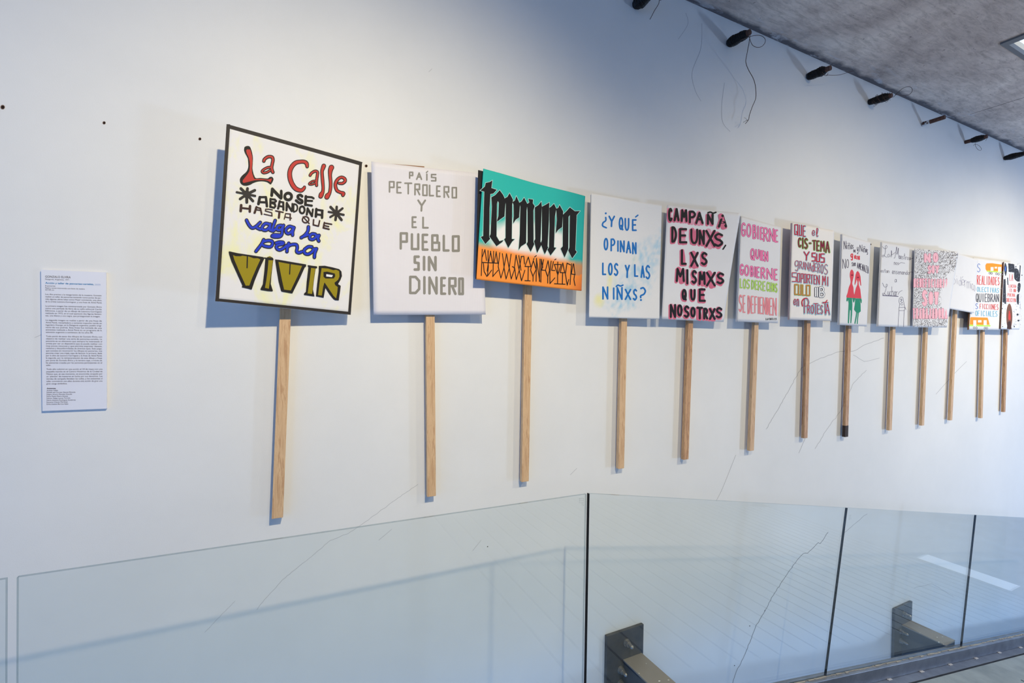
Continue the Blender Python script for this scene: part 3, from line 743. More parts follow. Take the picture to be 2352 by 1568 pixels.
def line(text, x0, x1, yt0, yb0, yt1, yb1, fill=0.82, tall='', drop='', xr=0.6):
    """letter boxes for a word spread evenly between x0 and x1; top and bottom run from (yt0, yb0) to (yt1, yb1)"""
    n = len(text); out = []; wdt = (x1 - x0) / n
    for i, ch in enumerate(text):
        if ch == ' ': continue
        u = (i + 0.5) / n; yt, yb = yt0 + (yt1 - yt0) * u, yb0 + (yb1 - yb0) * u; h = yb - yt
        if ch in 'acemnorsuvxz' : pass
        if ch in tall: yt -= h * xr
        if ch in drop: yb += h * xr
        c = x0 + (i + 0.5) * wdt; hw = wdt * fill / 2
        if ch in 'Iil1': hw *= 0.45
        out.append((ch, c - hw, c + hw, yt, yb))
    return out

# ------------------------------------------------------------------ placard: La Calle
INK_K = ink('black_marker_ink', (24, 21, 23), 0.6); INK_K2 = ink('grey_black_marker', (46, 42, 42), 0.6)
INK_W = ink('white_correction_paint', (236, 236, 238), 0.7)
M_P_CALLE = paper('cream_white_paper', (228, 227, 230), wash=(232, 231, 186))
pl = Placard('placard with black border reading La Calle no se abandona, leftmost on the wall',
             [(520.6, 284.6), (831.5, 372), (805.6, 722.8), (494.2, 691.6)], 0.090, ((637, 1190), (655.5, 715)), tiltx=0.15, sheet_mat=M_P_CALLE,
             board=[], board_mat=M_CARDW, curl=lambda u, v: 0.002 * math.sin(3.1 * u) * (0.4 + 0.6 * v), h0=0.0005)
c1 = (460, 270, 3.135)
p = Paint()
for q0, q1, wd in (((190, 60), (1164, 334), 27), ((1155, 322), (1073, 1419), 20), ((1083, 1409), (108, 1310), 20), ((121, 1323), (202, 48), 26)):
    p.stroke([q0, q1], wd, cap=False)
pl.paint(p, INK_K2, 'border', 'black painted border', c1)
a = (540, 320, 12.064); b = (650, 350, 13.07); RED = ink('red_marker_ink', (186, 48, 44), 0.55)
def two(pl, crop, paths, d, ko, ki, lo, li):
    po, pi = Paint(), Paint()
    for pts, wds in paths:
        if not isinstance(wds, (list, tuple)): wds = [wds] * len(pts)
        po.stroke(pts, list(wds), True, n=8); pi.stroke(pts, [max(4, q - d) for q in wds], True, n=8)
    pl.paint(po, ko, 'lettering', lo, crop); pl.paint(pi, ki, 'lettering', li, crop)
p = Paint(); p.fill([(250, 270), (262, 215), (330, 185), (400, 200), (435, 260), (470, 370), (490, 500), (488, 640), (480, 800), (495, 900), (525, 1000), (575, 1075), (700, 1072), (830, 1085), (905, 1085), (960, 1045), (1020, 1042), (1058, 1090), (1050, 1150), (990, 1248), (930, 1220), (870, 1185), (760, 1165), (620, 1175), (490, 1220), (420, 1260), (300, 1288), (210, 1270), (150, 1215), (130, 1130), (150, 1060), (210, 990), (290, 920), (340, 850), (365, 740), (355, 560), (330, 490), (275, 390), (248, 310)], True)
pl.paint(p, INK_K, 'lettering', 'black outline of the big L', a)
p = Paint(); p.fill([(305, 310), (330, 280), (415, 285), (440, 350), (470, 480), (475, 640), (460, 820), (470, 930), (500, 1030), (530, 1100), (720, 1100), (910, 1118), (1020, 1085), (985, 1195), (905, 1150), (820, 1130), (640, 1130), (540, 1135), (420, 1165), (240, 1210), (205, 1180), (215, 1130), (280, 1050), (350, 960), (395, 880), (410, 740), (405, 620), (370, 490), (320, 390)])
pl.paint(p, RED, 'lettering', 'red filling of the big L', a)
two(pl, a, [([(795, 605), (810, 560), (880, 500), (960, 482), (1030, 505), (1045, 590), (1025, 690), (1010, 790), (1030, 880), (1045, 915)], 100), ([(1000, 775), (900, 785), (790, 840), (748, 890), (790, 930), (880, 915), (965, 865)], 84)], 50, INK_K, RED, 'black outline of a letter', 'red letter')
two(pl, b, [([(722, 430), (705, 340), (640, 288), (520, 284), (380, 315), (270, 420), (208, 560), (198, 700), (228, 850), (300, 1000), (400, 1105), (540, 1145), (620, 1085), (640, 1045)], [105, 128, 125, 125, 140, 145, 145, 148, 150, 150, 145, 130, 115, 95]),
   ([(810, 690), (860, 620), (960, 565), (1030, 595), (1025, 700), (1008, 820), (1000, 920), (1005, 995)], 96), ([(1000, 855), (880, 868), (790, 930), (800, 965), (900, 955), (975, 905)], 72),
   ([(1220, 410), (1195, 480), (1168, 590), (1185, 850), (1200, 1050), (1190, 1180), (1150, 1260), (1125, 1320)], [140, 130, 108, 108, 100, 110, 150, 140]),
   ([(1450, 455), (1420, 540), (1408, 680), (1425, 900), (1420, 1080), (1392, 1220), (1335, 1300), (1312, 1345)], [165, 150, 118, 112, 108, 112, 158, 150]),
   ([(1680, 930), (1780, 930), (1860, 865), (1845, 790), (1755, 748), (1655, 795), (1585, 900), (1572, 1020), (1620, 1145), (1720, 1200), (1808, 1230), (1795, 1285)], [90, 100, 105, 105, 100, 108, 115, 110, 110, 105, 120, 110])],
   48, INK_K, RED, 'black outline of the word Calle', 'red word Calle')
c = (530, 420, 14.257); d = (650, 430, 13.07)
p = Paint()
for pts, wd in (([(1338, 415), (1358, 200)], 95), ([(1362, 210), (1640, 500)], 100), ([(1652, 490), (1650, 270)], 88), ([(905, 690), (950, 470)], 90), ([(945, 470), (1150, 465)], 70), ([(1150, 475), (1183, 765)], 80), ([(950, 630), (1165, 640)], 70),
    ([(1298, 525), (1295, 785)], 70), ([(1300, 535), (1440, 545), (1482, 600), (1430, 640), (1310, 640)], 66), ([(1310, 650), (1440, 690), (1460, 765), (1420, 815), (1290, 785)], 66), ([(1548, 840), (1602, 605)], 75), ([(1595, 615), (1720, 640)], 60), ([(1715, 640), (1722, 880)], 70), ([(1570, 755), (1710, 780)], 60)): p.stroke(pts, wd)
pl.paint(p, INK_K, 'lettering', 'black words no se abandona', c)
p = Paint()
p.stroke([(152 + 102 * math.cos(q * .5236), 280 + 102 * math.sin(q * .5236)) for q in range(12)], 85, True, True)
p.stroke([(570, 275), (510, 232), (440, 272), (470, 345), (565, 405), (560, 465), (480, 470), (390, 400)], 80, True)
for pts, wd in (([(682, 275), (668, 530)], 80), ([(685, 290), (860, 302), (915, 335)], 62), ([(685, 405), (870, 412)], 62), ([(672, 525), (860, 555)], 66), ([(103, 690), (112, 475)], 68), ([(112, 485), (262, 715)], 66), ([(262, 715), (275, 490)], 42),
    ([(710, 820), (737, 635)], 64), ([(737, 645), (868, 865)], 68), ([(870, 860), (893, 665)], 54), ([(982, 880), (997, 655)], 75), ([(990, 672), (1185, 702)], 62), ([(1175, 705), (1168, 915)], 74), ([(985, 810), (1165, 838)], 62), ([(310, 715), (322, 505)], 48)): p.stroke(pts, wd)
p.stroke([(320, 500), (400, 530), (430, 605), (405, 700), (320, 742)], 46, True)
p.stroke([(570 + 74 * math.cos(q * .5236), 680 + 104 * math.sin(q * .5236)) for q in range(12)], 60, True, True)
pl.paint(p, INK_K, 'lettering', 'black words no se abandona', d)
INK_BR = ink('dark_red_black_ink', (58, 34, 32), 0.6)
p = Paint()
for pts, wd in (([(325, 920), (340, 730)], 85), ([(622, 940), (630, 760)], 80), ([(340, 820), (620, 850)], 62), ([(780, 980), (840, 795)], 74), ([(840, 802), (970, 832)], 48), ([(970, 835), (1010, 1025)], 54), ([(820, 880), (980, 900)], 42), ([(1360, 885), (1240, 862), (1140, 862), (1130, 920), (1340, 978), (1350, 1085), (1090, 1025)], 36), ([(1468, 918), (1712, 965)], 45), ([(1592, 950), (1572, 1140)], 70)): p.stroke(pts, wd)
pl.paint(p, INK_BR, 'lettering', 'brown-black word hasta', c)
p = Paint()
for pts, wd in (([(35, 955), (75, 790)], 34), ([(75, 790), (215, 805)], 34), ([(215, 805), (210, 985)], 40), ([(50, 892), (250, 930)], 34), ([(600, 890), (782, 1090)], 36), ([(915, 975), (905, 1130), (1060, 1168), (1095, 1005)], 44), ([(1238, 1062), (1207, 1215)], 50), ([(1240, 1072), (1455, 1112)], 44), ([(1230, 1150), (1365, 1180)], 44), ([(1205, 1218), (1375, 1260)], 50)): p.stroke(pts, wd)
p.stroke([(675 + 96 * math.cos(q * .5236), 975 + 92 * math.sin(q * .5236)) for q in range(12)], 42, True, True)
pl.paint(p, INK_BR, 'lettering', 'brown-black words hasta que', d)
p = Paint(); p.disc(522, 372, 120)
for x, y, wd in ((330, 185, 88), (546, 190, 95), (785, 245, 88), (795, 428, 74), (725, 595, 84), (525, 635, 95), (305, 525, 85), (195, 306, 68)): p.stroke([(522, 372), (x, y)], wd)
pl.paint(p, INK_K2, 'asterisk', 'black asterisk', c)
p = Paint(); p.disc(1600, 780, 95)
for x, y, wd in ((1425, 595, 78), (1608, 590, 75), (1782, 635, 68), (1815, 828, 68), (1752, 980, 78), (1572, 980, 78), (1415, 895, 62), (1365, 740, 60)): p.stroke([(1600, 780), (x, y)], wd)
pl.paint(p, INK_K2, 'asterisk', 'black asterisk', d)
e = (550, 490, 11.76); BLU = ink('royal_blue_ink', (4, 50, 196), 0.5)
two(pl, e, [(q, 100) for q in (
    [(190, 185), (250, 300), (330, 388), (420, 370), (560, 245)], [(480, 395), (560, 430)], [(800, 292), (700, 275), (615, 360), (625, 435), (715, 452), (795, 385), (830, 290)], [(832, 292), (815, 430), (880, 470)], [(962, 195), (925, 300), (885, 430), (905, 475), (960, 430)],
    [(1120, 325), (1035, 345), (1005, 420), (1060, 455), (1135, 420), (1188, 325)], [(1180, 330), (1152, 460), (1140, 570), (1080, 628), (950, 635), (880, 612), (935, 582), (1080, 585)], [(1430, 372), (1340, 355), (1255, 430), (1262, 515), (1330, 545), (1415, 475), (1455, 385)], [(1470, 385), (1432, 500), (1432, 585)],
    [(1858, 365), (1842, 480), (1755, 595), (1665, 655)], [(1750, 615), (1850, 575)], [(2040, 562), (1960, 555), (1895, 612), (1905, 685), (1980, 702), (2055, 650), (2080, 595)], [(2145, 595), (2112, 680), (2140, 745)], [(2060, 600), (2145, 600)],
    [(652, 712), (600, 820), (522, 925), (445, 1022)], [(640, 768), (760, 735), (878, 755), (885, 848), (820, 905), (680, 885), (625, 850)], [(985, 800), (1080, 775), (1175, 785), (1165, 828), (1060, 850), (995, 885), (1015, 955), (1090, 985), (1200, 930), (1262, 870)],
    [(1328, 808), (1290, 930), (1280, 1030)], [(1300, 900), (1400, 845), (1528, 845), (1558, 920), (1542, 1025), (1600, 1062), (1680, 1035)], [(1950, 905), (1850, 905), (1745, 990), (1765, 1075), (1850, 1100), (1955, 1040), (2000, 965)], [(2078, 958), (2030, 1080), (2022, 1185)], [(1990, 965), (2078, 955)])],
    42, INK_K, BLU, 'black outline of valga la pena', 'blue words valga la pena')
f = (515, 570, 14.253); g = (640, 585, 13.07); OLV = ink('olive_yellow_ink', (150, 134, 18), 0.6)
p = Paint()
p.fill([(145, 115), (170, 100), (420, 160), (750, 210), (1280, 290), (1300, 360), (1150, 680), (1000, 1050), (900, 1345), (880, 1355), (790, 1325), (575, 1280), (590, 1210), (400, 790), (240, 440), (160, 200)])
p.fill([(1290, 300), (1390, 310), (1410, 290), (1490, 258), (1580, 310), (1610, 350), (1590, 480), (1540, 900), (1520, 1170), (1590, 1390), (1570, 1412), (1440, 1405), (1190, 1365), (1190, 1320), (1260, 1180), (1310, 760), (1345, 340), (1290, 335)])
pl.paint(p, INK_K, 'lettering', 'black outline of the word vivir', f)
p = Paint()
p.fill([(-111, 140), (0, 150), (400, 220), (820, 290), (820, 350), (780, 380), (640, 690), (410, 1155), (390, 1160), (90, 1105), (70, 1080), (0, 820), (-60, 480)])
p.fill([(870, 310), (1150, 350), (1150, 400), (1105, 405), (1050, 800), (1025, 1040), (1070, 1250), (760, 1205), (755, 1170), (815, 1110), (840, 800), (890, 370), (870, 350)])
p.fill([(1200, 335), (1380, 330), (1620, 380), (1810, 430), (1880, 500), (1895, 640), (1850, 760), (1775, 880), (1860, 930), (1840, 1100), (1800, 1370), (1700, 1365), (1640, 1330), (1520, 1180), (1400, 990), (1345, 1290), (1115, 1245), (1150, 900), (1200, 480)])
pl.paint(p, INK_K, 'lettering', 'black outline of the word vivir', g)
p = Paint()
p.fill([(285, 225), (370, 260), (520, 265), (600, 245), (800, 275), (960, 330), (1100, 330), (1180, 370), (1050, 650), (900, 1000), (820, 1220), (700, 1225), (640, 1090), (480, 740), (330, 380)])
p.fill([(1445, 390), (1590, 400), (1540, 760), (1480, 1150), (1455, 1325), (1330, 1295), (1370, 1080), (1420, 700)]); p.fill([(1410, 298), (1490, 268), (1560, 308)])
pl.paint(p, OLV, 'lettering', 'olive word vivir', f)
p = Paint()
p.fill([(-10, 215), (300, 275), (700, 335), (560, 650), (360, 1070), (160, 1045), (100, 780), (10, 330)]); p.fill([(970, 395), (1090, 410), (1040, 800), (1000, 1175), (865, 1160), (920, 780)])
p.fill([(1285, 400), (1480, 415), (1640, 465), (1720, 450), (1810, 490), (1820, 650), (1780, 750), (1670, 840), (1690, 910), (1770, 970), (1750, 1150), (1720, 1310), (1640, 1230), (1500, 1020), (1400, 870), (1370, 830), (1330, 960), (1290, 1225), (1180, 1210), (1220, 850), (1260, 560)])
pl.paint(p, OLV, 'lettering', 'olive word vivir', g)
p = Paint(); p.stroke([(755, 240), (745, 640)], 40); pl.paint(p, INK_K, 'lettering', None, f)
p = Paint(); p.stroke([(340, 265), (325, 580)], 34); p.fill([(1340, 520), (1450, 505), (1680, 565), (1692, 640), (1650, 712), (1400, 712), (1340, 660)]); pl.paint(p, INK_K, 'lettering', None, g)
p = Paint(); p.fill([(1425, 582), (1622, 612), (1592, 672), (1422, 652)]); pl.paint(p, INK_W, 'lettering', 'white eye of the letter R', g)

# ------------------------------------------------------------------ placard: País petrolero
M_P_PAIS = paper('ruled_white_fabric_paper', (236, 233, 240), grid=True)
pl = Placard('placard of ruled white paper with grey block letters about petrol and money',
             [(851.7, 372.8), (1104, 397.5), (1113.7, 722.3), (858, 723)], 0.046, ((991.5, 1140), (988.5, 727)), sheet_mat=M_P_PAIS, board=[(868, 373.3), (975, 381.5), (975, 715), (868, 715)], board_mat=M_CARD,
             curl=lambda u, v: 0.012 * (1 - u) ** 3 * v + 0.010 * u ** 3 * (1 - v))
GRY = ink('grey_felt_pen', (142, 139, 132), 0.7); k2 = (830, 350, 3.92)
p = letters(14, [('P', 426, 467, 174, 240), ('A', 490, 547, 180, 250), ('I', 580, 597, 190, 256), ('S', 624, 676, 193, 263)], SQ); p.stroke([(584, 182), (596, 171)], 11)
letters(15, [('P', 243, 298, 260, 366), ('E', 312, 363, 265, 373), ('T', 383, 457, 272, 380), ('R', 474, 530, 280, 388), ('O', 546, 597, 287, 395), ('L', 606, 656, 290, 397), ('E', 671, 716, 297, 404), ('R', 738, 793, 302, 411), ('O', 811, 862, 310, 415)], SQ, paint=p)
letters(17, [('Y', 502, 582, 424, 534), ('E', 450, 500, 575, 683), ('L', 546, 608, 578, 687)], SQ, paint=p)
letters(22, [('P', 342, 419, 718, 876), ('U', 443, 522, 727, 881), ('E', 541, 606, 731, 886), ('B', 627, 710, 736, 890), ('L', 730, 796, 741, 894), ('O', 812, 885, 745, 897)], SQ, paint=p)
letters(24, [('S', 468, 526, 927, 1066), ('I', 550, 577, 930, 1066), ('N', 597, 678, 931, 1070)], SQ, paint=p)
letters(23, [('D', 428, 531, 1109, 1276), ('I', 555, 578, 1112, 1278), ('N', 601, 687, 1115, 1280), ('E', 708, 764, 1119, 1283), ('R', 780, 856, 1122, 1284), ('O', 868, 921, 1125, 1285)], SQ, paint=p)
pl.paint(p, GRY, 'lettering', 'grey block letters', k2)

# ------------------------------------------------------------------ placard: ternura
from mathutils import noise as mn
h = (1070, 370, 4.75)
TQ = [(1107.5, 389), (1343, 450.6), (1335.7, 667.9), (1092.2, 642)]
def tern_color(u, v):
    x, y = 110 + 1165 * u, 1290 - 1190 * v + u * (100 + 190 * v)
    nz = mn.noise(Vector((u * 5, v * 5, 0.3))) * 40 + mn.noise(Vector((u * 14, v * 14, 2))) * 16
    edge = 905 + (x - 120) * 0.165 + nz * 0.35
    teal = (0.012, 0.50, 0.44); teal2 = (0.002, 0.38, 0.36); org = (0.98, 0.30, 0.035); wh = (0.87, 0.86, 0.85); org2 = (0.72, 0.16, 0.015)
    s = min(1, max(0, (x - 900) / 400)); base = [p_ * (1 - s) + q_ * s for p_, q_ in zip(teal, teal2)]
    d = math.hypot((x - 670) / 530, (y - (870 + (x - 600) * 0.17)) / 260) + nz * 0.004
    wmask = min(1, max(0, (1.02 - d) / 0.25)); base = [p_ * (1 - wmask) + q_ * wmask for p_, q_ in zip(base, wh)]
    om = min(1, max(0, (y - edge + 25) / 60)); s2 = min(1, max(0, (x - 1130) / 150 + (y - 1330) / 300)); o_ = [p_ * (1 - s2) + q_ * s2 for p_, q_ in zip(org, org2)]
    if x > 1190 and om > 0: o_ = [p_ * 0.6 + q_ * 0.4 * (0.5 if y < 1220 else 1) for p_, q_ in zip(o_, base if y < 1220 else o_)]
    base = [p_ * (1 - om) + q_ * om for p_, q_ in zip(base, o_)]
    return (*base, 1)
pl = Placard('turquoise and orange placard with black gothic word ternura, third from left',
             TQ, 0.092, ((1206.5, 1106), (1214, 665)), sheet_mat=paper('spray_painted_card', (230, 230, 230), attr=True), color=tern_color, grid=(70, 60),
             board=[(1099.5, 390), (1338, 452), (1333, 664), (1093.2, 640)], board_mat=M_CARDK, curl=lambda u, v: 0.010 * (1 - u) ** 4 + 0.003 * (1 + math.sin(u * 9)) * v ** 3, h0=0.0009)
GOTH = [
 [(205, 245), (250, 235), (278, 217), (268, 300), (328, 318), (290, 360), (258, 365), (250, 520), (248, 830), (258, 850), (205, 908), (152, 830), (180, 820), (185, 520), (190, 340), (145, 328), (195, 285)],
 [(268, 400), (312, 375), (360, 322), (400, 375), (428, 435), (415, 605), (332, 664), (335, 640), (348, 600), (352, 460), (340, 440), (332, 470), (328, 820), (360, 875), (408, 862), (390, 885), (328, 930), (250, 825), (262, 800), (275, 500)],
 [(418, 408), (445, 395), (470, 352), (510, 425), (500, 480), (497, 850), (530, 852), (500, 880), (458, 948), (412, 855), (428, 840), (428, 470)],
 [(503, 450), (530, 430), (545, 382), (587, 470), (578, 615), (540, 640), (510, 685), (518, 600), (515, 480)],
 [(580, 455), (605, 440), (632, 398), (670, 470), (660, 540), (655, 895), (600, 930), (572, 972), (585, 800), (590, 500)],
 [(664, 470), (690, 450), (680, 412), (732, 420), (728, 460), (750, 490), (735, 540), (737, 880), (745, 905), (705, 990), (660, 905), (672, 880), (670, 560)],
 [(750, 505), (790, 480), (822, 440), (828, 500), (812, 880), (830, 900), (775, 1003), (742, 875), (755, 850)],
 [(828, 497), (870, 475), (908, 452), (905, 640), (890, 930), (898, 940), (858, 1018), (815, 900), (828, 860)],
 [(908, 510), (930, 495), (958, 465), (985, 520), (970, 600), (960, 940), (985, 945), (922, 1030), (888, 965), (905, 940), (910, 700)],
 [(982, 520), (1005, 510), (1018, 478), (1058, 550), (1048, 720), (1005, 750), (978, 788), (990, 640)],
 [(1055, 585), (1100, 540), (1130, 505), (1130, 590), (1116, 610), (1115, 960), (1075, 1052), (1032, 955), (1055, 930)],
 [(1128, 505), (1185, 548), (1242, 545), (1205, 590), (1193, 970), (1210, 990), (1158, 1062), (1115, 975), (1128, 940), (1130, 600)]]
p = Paint()
for q in GOTH: p.stroke(q, 9, False, True)
pl.paint(p, ink('thin_white_edge', (190, 226, 222), 0.7), 'lettering', 'thin pale edge around the gothic word', h)
p = Paint()
for q in GOTH: p.fill(q)
pl.paint(p, ink('black_gothic_ink', (18, 18, 24), 0.5), 'lettering', 'black gothic word ternura', h)
p = Paint()
for q in ([(170, 965), (160, 1250)], [(172, 1045), (200, 967), (218, 1085)], [(170, 1106), (345, 1114)], [(182, 1110), (192, 1205), (222, 1258)], [(235, 978), (238, 1160), (228, 1255)], [(265, 985), (240, 1110)], [(262, 985), (285, 1110)], [(238, 1115), (225, 1200)], [(232, 1250), (275, 1190)],
          [(297, 985), (292, 1180), (288, 1260)], [(327, 990), (302, 1110)], [(325, 990), (343, 1112)], [(288, 1258), (347, 1190)], [(365, 1000), (348, 1150), (378, 1275), (414, 1160), (394, 1010)], [(440, 1010), (412, 1160), (435, 1285), (470, 1170), (440, 1010)], [(490, 1015), (470, 1160), (492, 1285), (528, 1180)], [(505, 1150), (530, 1165), (547, 1290)],
          [(545, 1025), (525, 1170)], [(545, 1025), (580, 1190), (548, 1290)], [(575, 1030), (600, 1190)], [(605, 1038), (578, 1180), (605, 1305), (642, 1190)], [(600, 1042), (630, 1037), (638, 1122)], [(680, 1045), (643, 1148), (708, 1150), (680, 1045)], [(680, 1150), (676, 1300)], [(642, 1303), (700, 1305)],
          [(742, 1060), (704, 1185), (730, 1255), (766, 1180), (738, 1095)], [(748, 1045), (768, 1030)], [(733, 1255), (731, 1310)], [(770, 1060), (765, 1310)], [(770, 1075), (806, 1312)], [(808, 1068), (802, 1310)], [(822, 1070), (817, 1320)], [(846, 1074), (828, 1188), (860, 1190)], [(822, 1072), (838, 1160)],
          [(896, 1085), (868, 1190), (892, 1262), (912, 1190), (896, 1085)], [(892, 1262), (892, 1330)], [(930, 1090), (916, 1210), (916, 1335)], [(955, 1095), (935, 1190), (968, 1192)], [(916, 1335), (970, 1273)], [(968, 1077), (982, 1067)], [(1002, 1100), (1000, 1335)], [(965, 1125), (1040, 1127), (1002, 1240), (965, 1125)], [(965, 1336), (1082, 1342)],
          [(1057, 1110), (1028, 1215), (1078, 1217), (1057, 1110)], [(1055, 1217), (1052, 1338)], [(1103, 1112), (1085, 1230), (1105, 1352), (1122, 1290)], [(1103, 1112), (1140, 1130)], [(1152, 1118), (1136, 1345)], [(1170, 1120), (1150, 1230), (1192, 1236)], [(1175, 1120), (1188, 1225), (1178, 1290), (1190, 1355)]): p.stroke(q, 9)
pl.paint(p, INK_K, 'lettering', 'thin spidery black lettering on orange', h)

# ------------------------------------------------------------------ placard: Y qué opinan
k4 = (1330, 420, 4.357); UBL = ink('sky_blue_brush_paint', (24, 112, 190), 0.55)
def yq_color(u, v):
    x, y = 108 + 705 * u - 10 * v * 0, 1350 - 1240 * v + u * (15 + 105 * v)
    base = [0.80, 0.80, 0.815]; nz = mn.fractal(Vector((x / 130, y / 130, 1)), 1.0, 2.0, 4); n2 = mn.fractal(Vector((x / 42, y / 60, 5)), 1.0, 2.0, 3)
    d = abs((x - 600) + (y - 900) * 0.55) / 190 + max(0, (560 - y) / 120) + max(0, (y - 1230) / 120)
    mk = min(1, max(0, (1.15 - d + nz * 0.5))) * min(1, max(0.12, 0.45 + n2 * 1.1)) * 0.78
    base = [b_ * (1 - mk) + c_ * mk for b_, c_ in zip(base, (0.30, 0.58, 0.78))]
    for (cx_, cy_, rx, ry, am) in ((298, 980, 34, 140, 0.9), (200, 1180, 60, 85, 0.75), (535, 770, 50, 60, 0.12), (350, 1000, 25, 90, 0.25)):
        d = math.hypot((x - cx_) / rx, (y - cy_) / ry); q = max(0, 1 - d) ** 0.7 * am * (0.7 + nz)
        q = min(1, max(0, q)); base = [b_ * (1 - q) + c_ * q for b_, c_ in zip(base, (0.85, 0.80, 0.16) if am != 0.25 else (0.25, 0.6, 0.4))]
    return (*base, 1)
pl = Placard('white placard with blue brush letters asking what the children think, stained blue and yellow',
             [(1357, 444), (1518.8, 471.7), (1513.2, 732.8), (1353, 728.8)], 0.058, ((1427, 1076), (1434, 740)), sheet_mat=paper('stained_white_paper', (230, 230, 232), attr=True), color=yq_color, grid=(60, 70), board=[(1358, 447), (1511, 473), (1507, 729), (1354, 726)], board_mat=M_CARDW,
             curl=lambda u, v: 0.003 * (1 + math.sin(u * 7.0)) * v ** 2 + 0.0025 * (1 + math.sin(u * 7 + v * 9)) * (1 - v) * u)
p = letters(17, [('Y', 288, 356, 328, 444), ('Q', 392, 442, 342, 472), ('U', 452, 503, 350, 478), ('E', 527, 579, 362, 482),
    ('O', 242, 290, 550, 676), ('P', 310, 361, 556, 686), ('I', 378, 394, 574, 690), ('N', 404, 456, 574, 696), ('A', 466, 521, 580, 706), ('N', 528, 576, 592, 714),
    ('L', 228, 273, 796, 923), ('O', 287, 336, 799, 926), ('S', 344, 394, 800, 932), ('Y', 454, 508, 818, 952), ('L', 547, 592, 812, 941), ('A', 611, 657, 826, 951), ('S', 659, 713, 820, 966),
    ('N', 230, 293, 1034, 1168), ('I', 338, 354, 1044, 1168), ('N', 374, 437, 1040, 1172), ('X', 455, 522, 1058, 1172), ('S', 534, 582, 1058, 1178)])
p.disc(262, 306, 10); p.stroke([(262, 348), (262, 378), (236, 400), (232, 430), (268, 450)], 16, True); p.stroke([(566, 340), (588, 323)], 14); p.stroke([(372, 1036), (388, 1022), (415, 1031), (438, 1022)], 15, True)
p.stroke([(616, 1056), (640, 1050), (659, 1080), (646, 1112), (616, 1128), (614, 1146)], 17, True); p.disc(617, 1171, 10)
pl.paint(p, UBL, 'lettering', 'blue brush letters', k4)

# ------------------------------------------------------------------ placard: Campaña
pl = Placard('white placard with thick black letters over pink smears, starting with campaña',
             [(1532, 470.6), (1694.5, 490.8), (1662, 739.2), (1520, 732.8)], 0.058, ((1576, 1055), (1586.5, 745)), wood=M_WOOD2, board=[(1534, 473), (1672, 492), (1652, 735), (1521.5, 729.5)], board_mat=M_CARDW, grid=(30, 30),
             curl=lambda u, v: 0.016 * u ** 3 * v ** 2 + 0.002 * (1 + math.sin(u * 8)) * v)
PNK = ink('pink_crayon_smear', (214, 112, 140), 0.8); PNK2 = ink('pale_pink_smear', (226, 160, 180), 0.8)
CAMP = [('C', 885, 932, 250, 388), ('A', 940, 1001, 252, 386), ('M', 1010, 1081, 264, 393), ('P', 1092, 1167, 278, 406), ('A', 1158, 1244, 290, 413), ('N', 1273, 1341, 308, 421), ('A', 1378, 1466, 318, 450),
    ('D', 918, 976, 434, 600), ('E', 995, 1082, 452, 606), ('U', 1108, 1191, 458, 611), ('N', 1193, 1257, 468, 621), ('X', 1260, 1361, 470, 641), ('S', 1338, 1437, 500, 641),
    ('L', 1014, 1077, 664, 821), ('X', 1108, 1196, 688, 841), ('S', 1214, 1287, 690, 826),
    ('M', 964, 1057, 850, 992), ('I', 1072, 1090, 862, 1016), ('S', 1119, 1182, 870, 1011), ('M', 1193, 1267, 884, 1021), ('X', 1268, 1367, 888, 1036), ('S', 1369, 1452, 894, 1016),
    ('Q', 1024, 1077, 1060, 1174), ('U', 1109, 1167, 1060, 1176), ('E', 1195, 1270, 1054, 1190),
    ('N', 906, 972, 1210, 1351), ('O', 977, 1036, 1214, 1336), ('S', 1044, 1107, 1224, 1351), ('O', 1111, 1167, 1238, 1346), ('T', 1174, 1241, 1238, 1366), ('R', 1240, 1292, 1248, 1366), ('X', 1298, 1367, 1250, 1371), ('S', 1363, 1437, 1240, 1356)]
random.seed(7); p = Paint(); p2 = Paint()
for ch, x0, x1, y0, y1 in CAMP:
    q = p2 if random.random() < 0.45 else p
    xm = (x0 + x1) / 2
    q.stroke([(xm - 14 + random.uniform(-8, 8), y0 + 14), (xm - 4, (y0 + y1) / 2), (xm + random.uniform(-6, 10), y1 - 4)], max(30, (x1 - x0) * 0.55), True)
    if ch not in 'AVI': q.stroke([(x0 + 8, y0 + 30), (x0 + 10, y1 - 6)], 26)
    glyph(p, ch, x0 - 6, x1 + 6, y0 - 2, y1 + 10, 33, dx=-6, dy=4)
pl.paint(p2, PNK2, 'lettering', 'pale pink smears', k4); pl.paint(p, PNK, 'lettering', 'pink smears', k4)
p = letters(23, CAMP); p.stroke([(1285, 300), (1308, 293), (1335, 304), (1360, 296)], 16, True); p.stroke([(1455, 626), (1432, 664)], 14)
pl.paint(p, INK_K, 'lettering', 'thick black letters', k4)

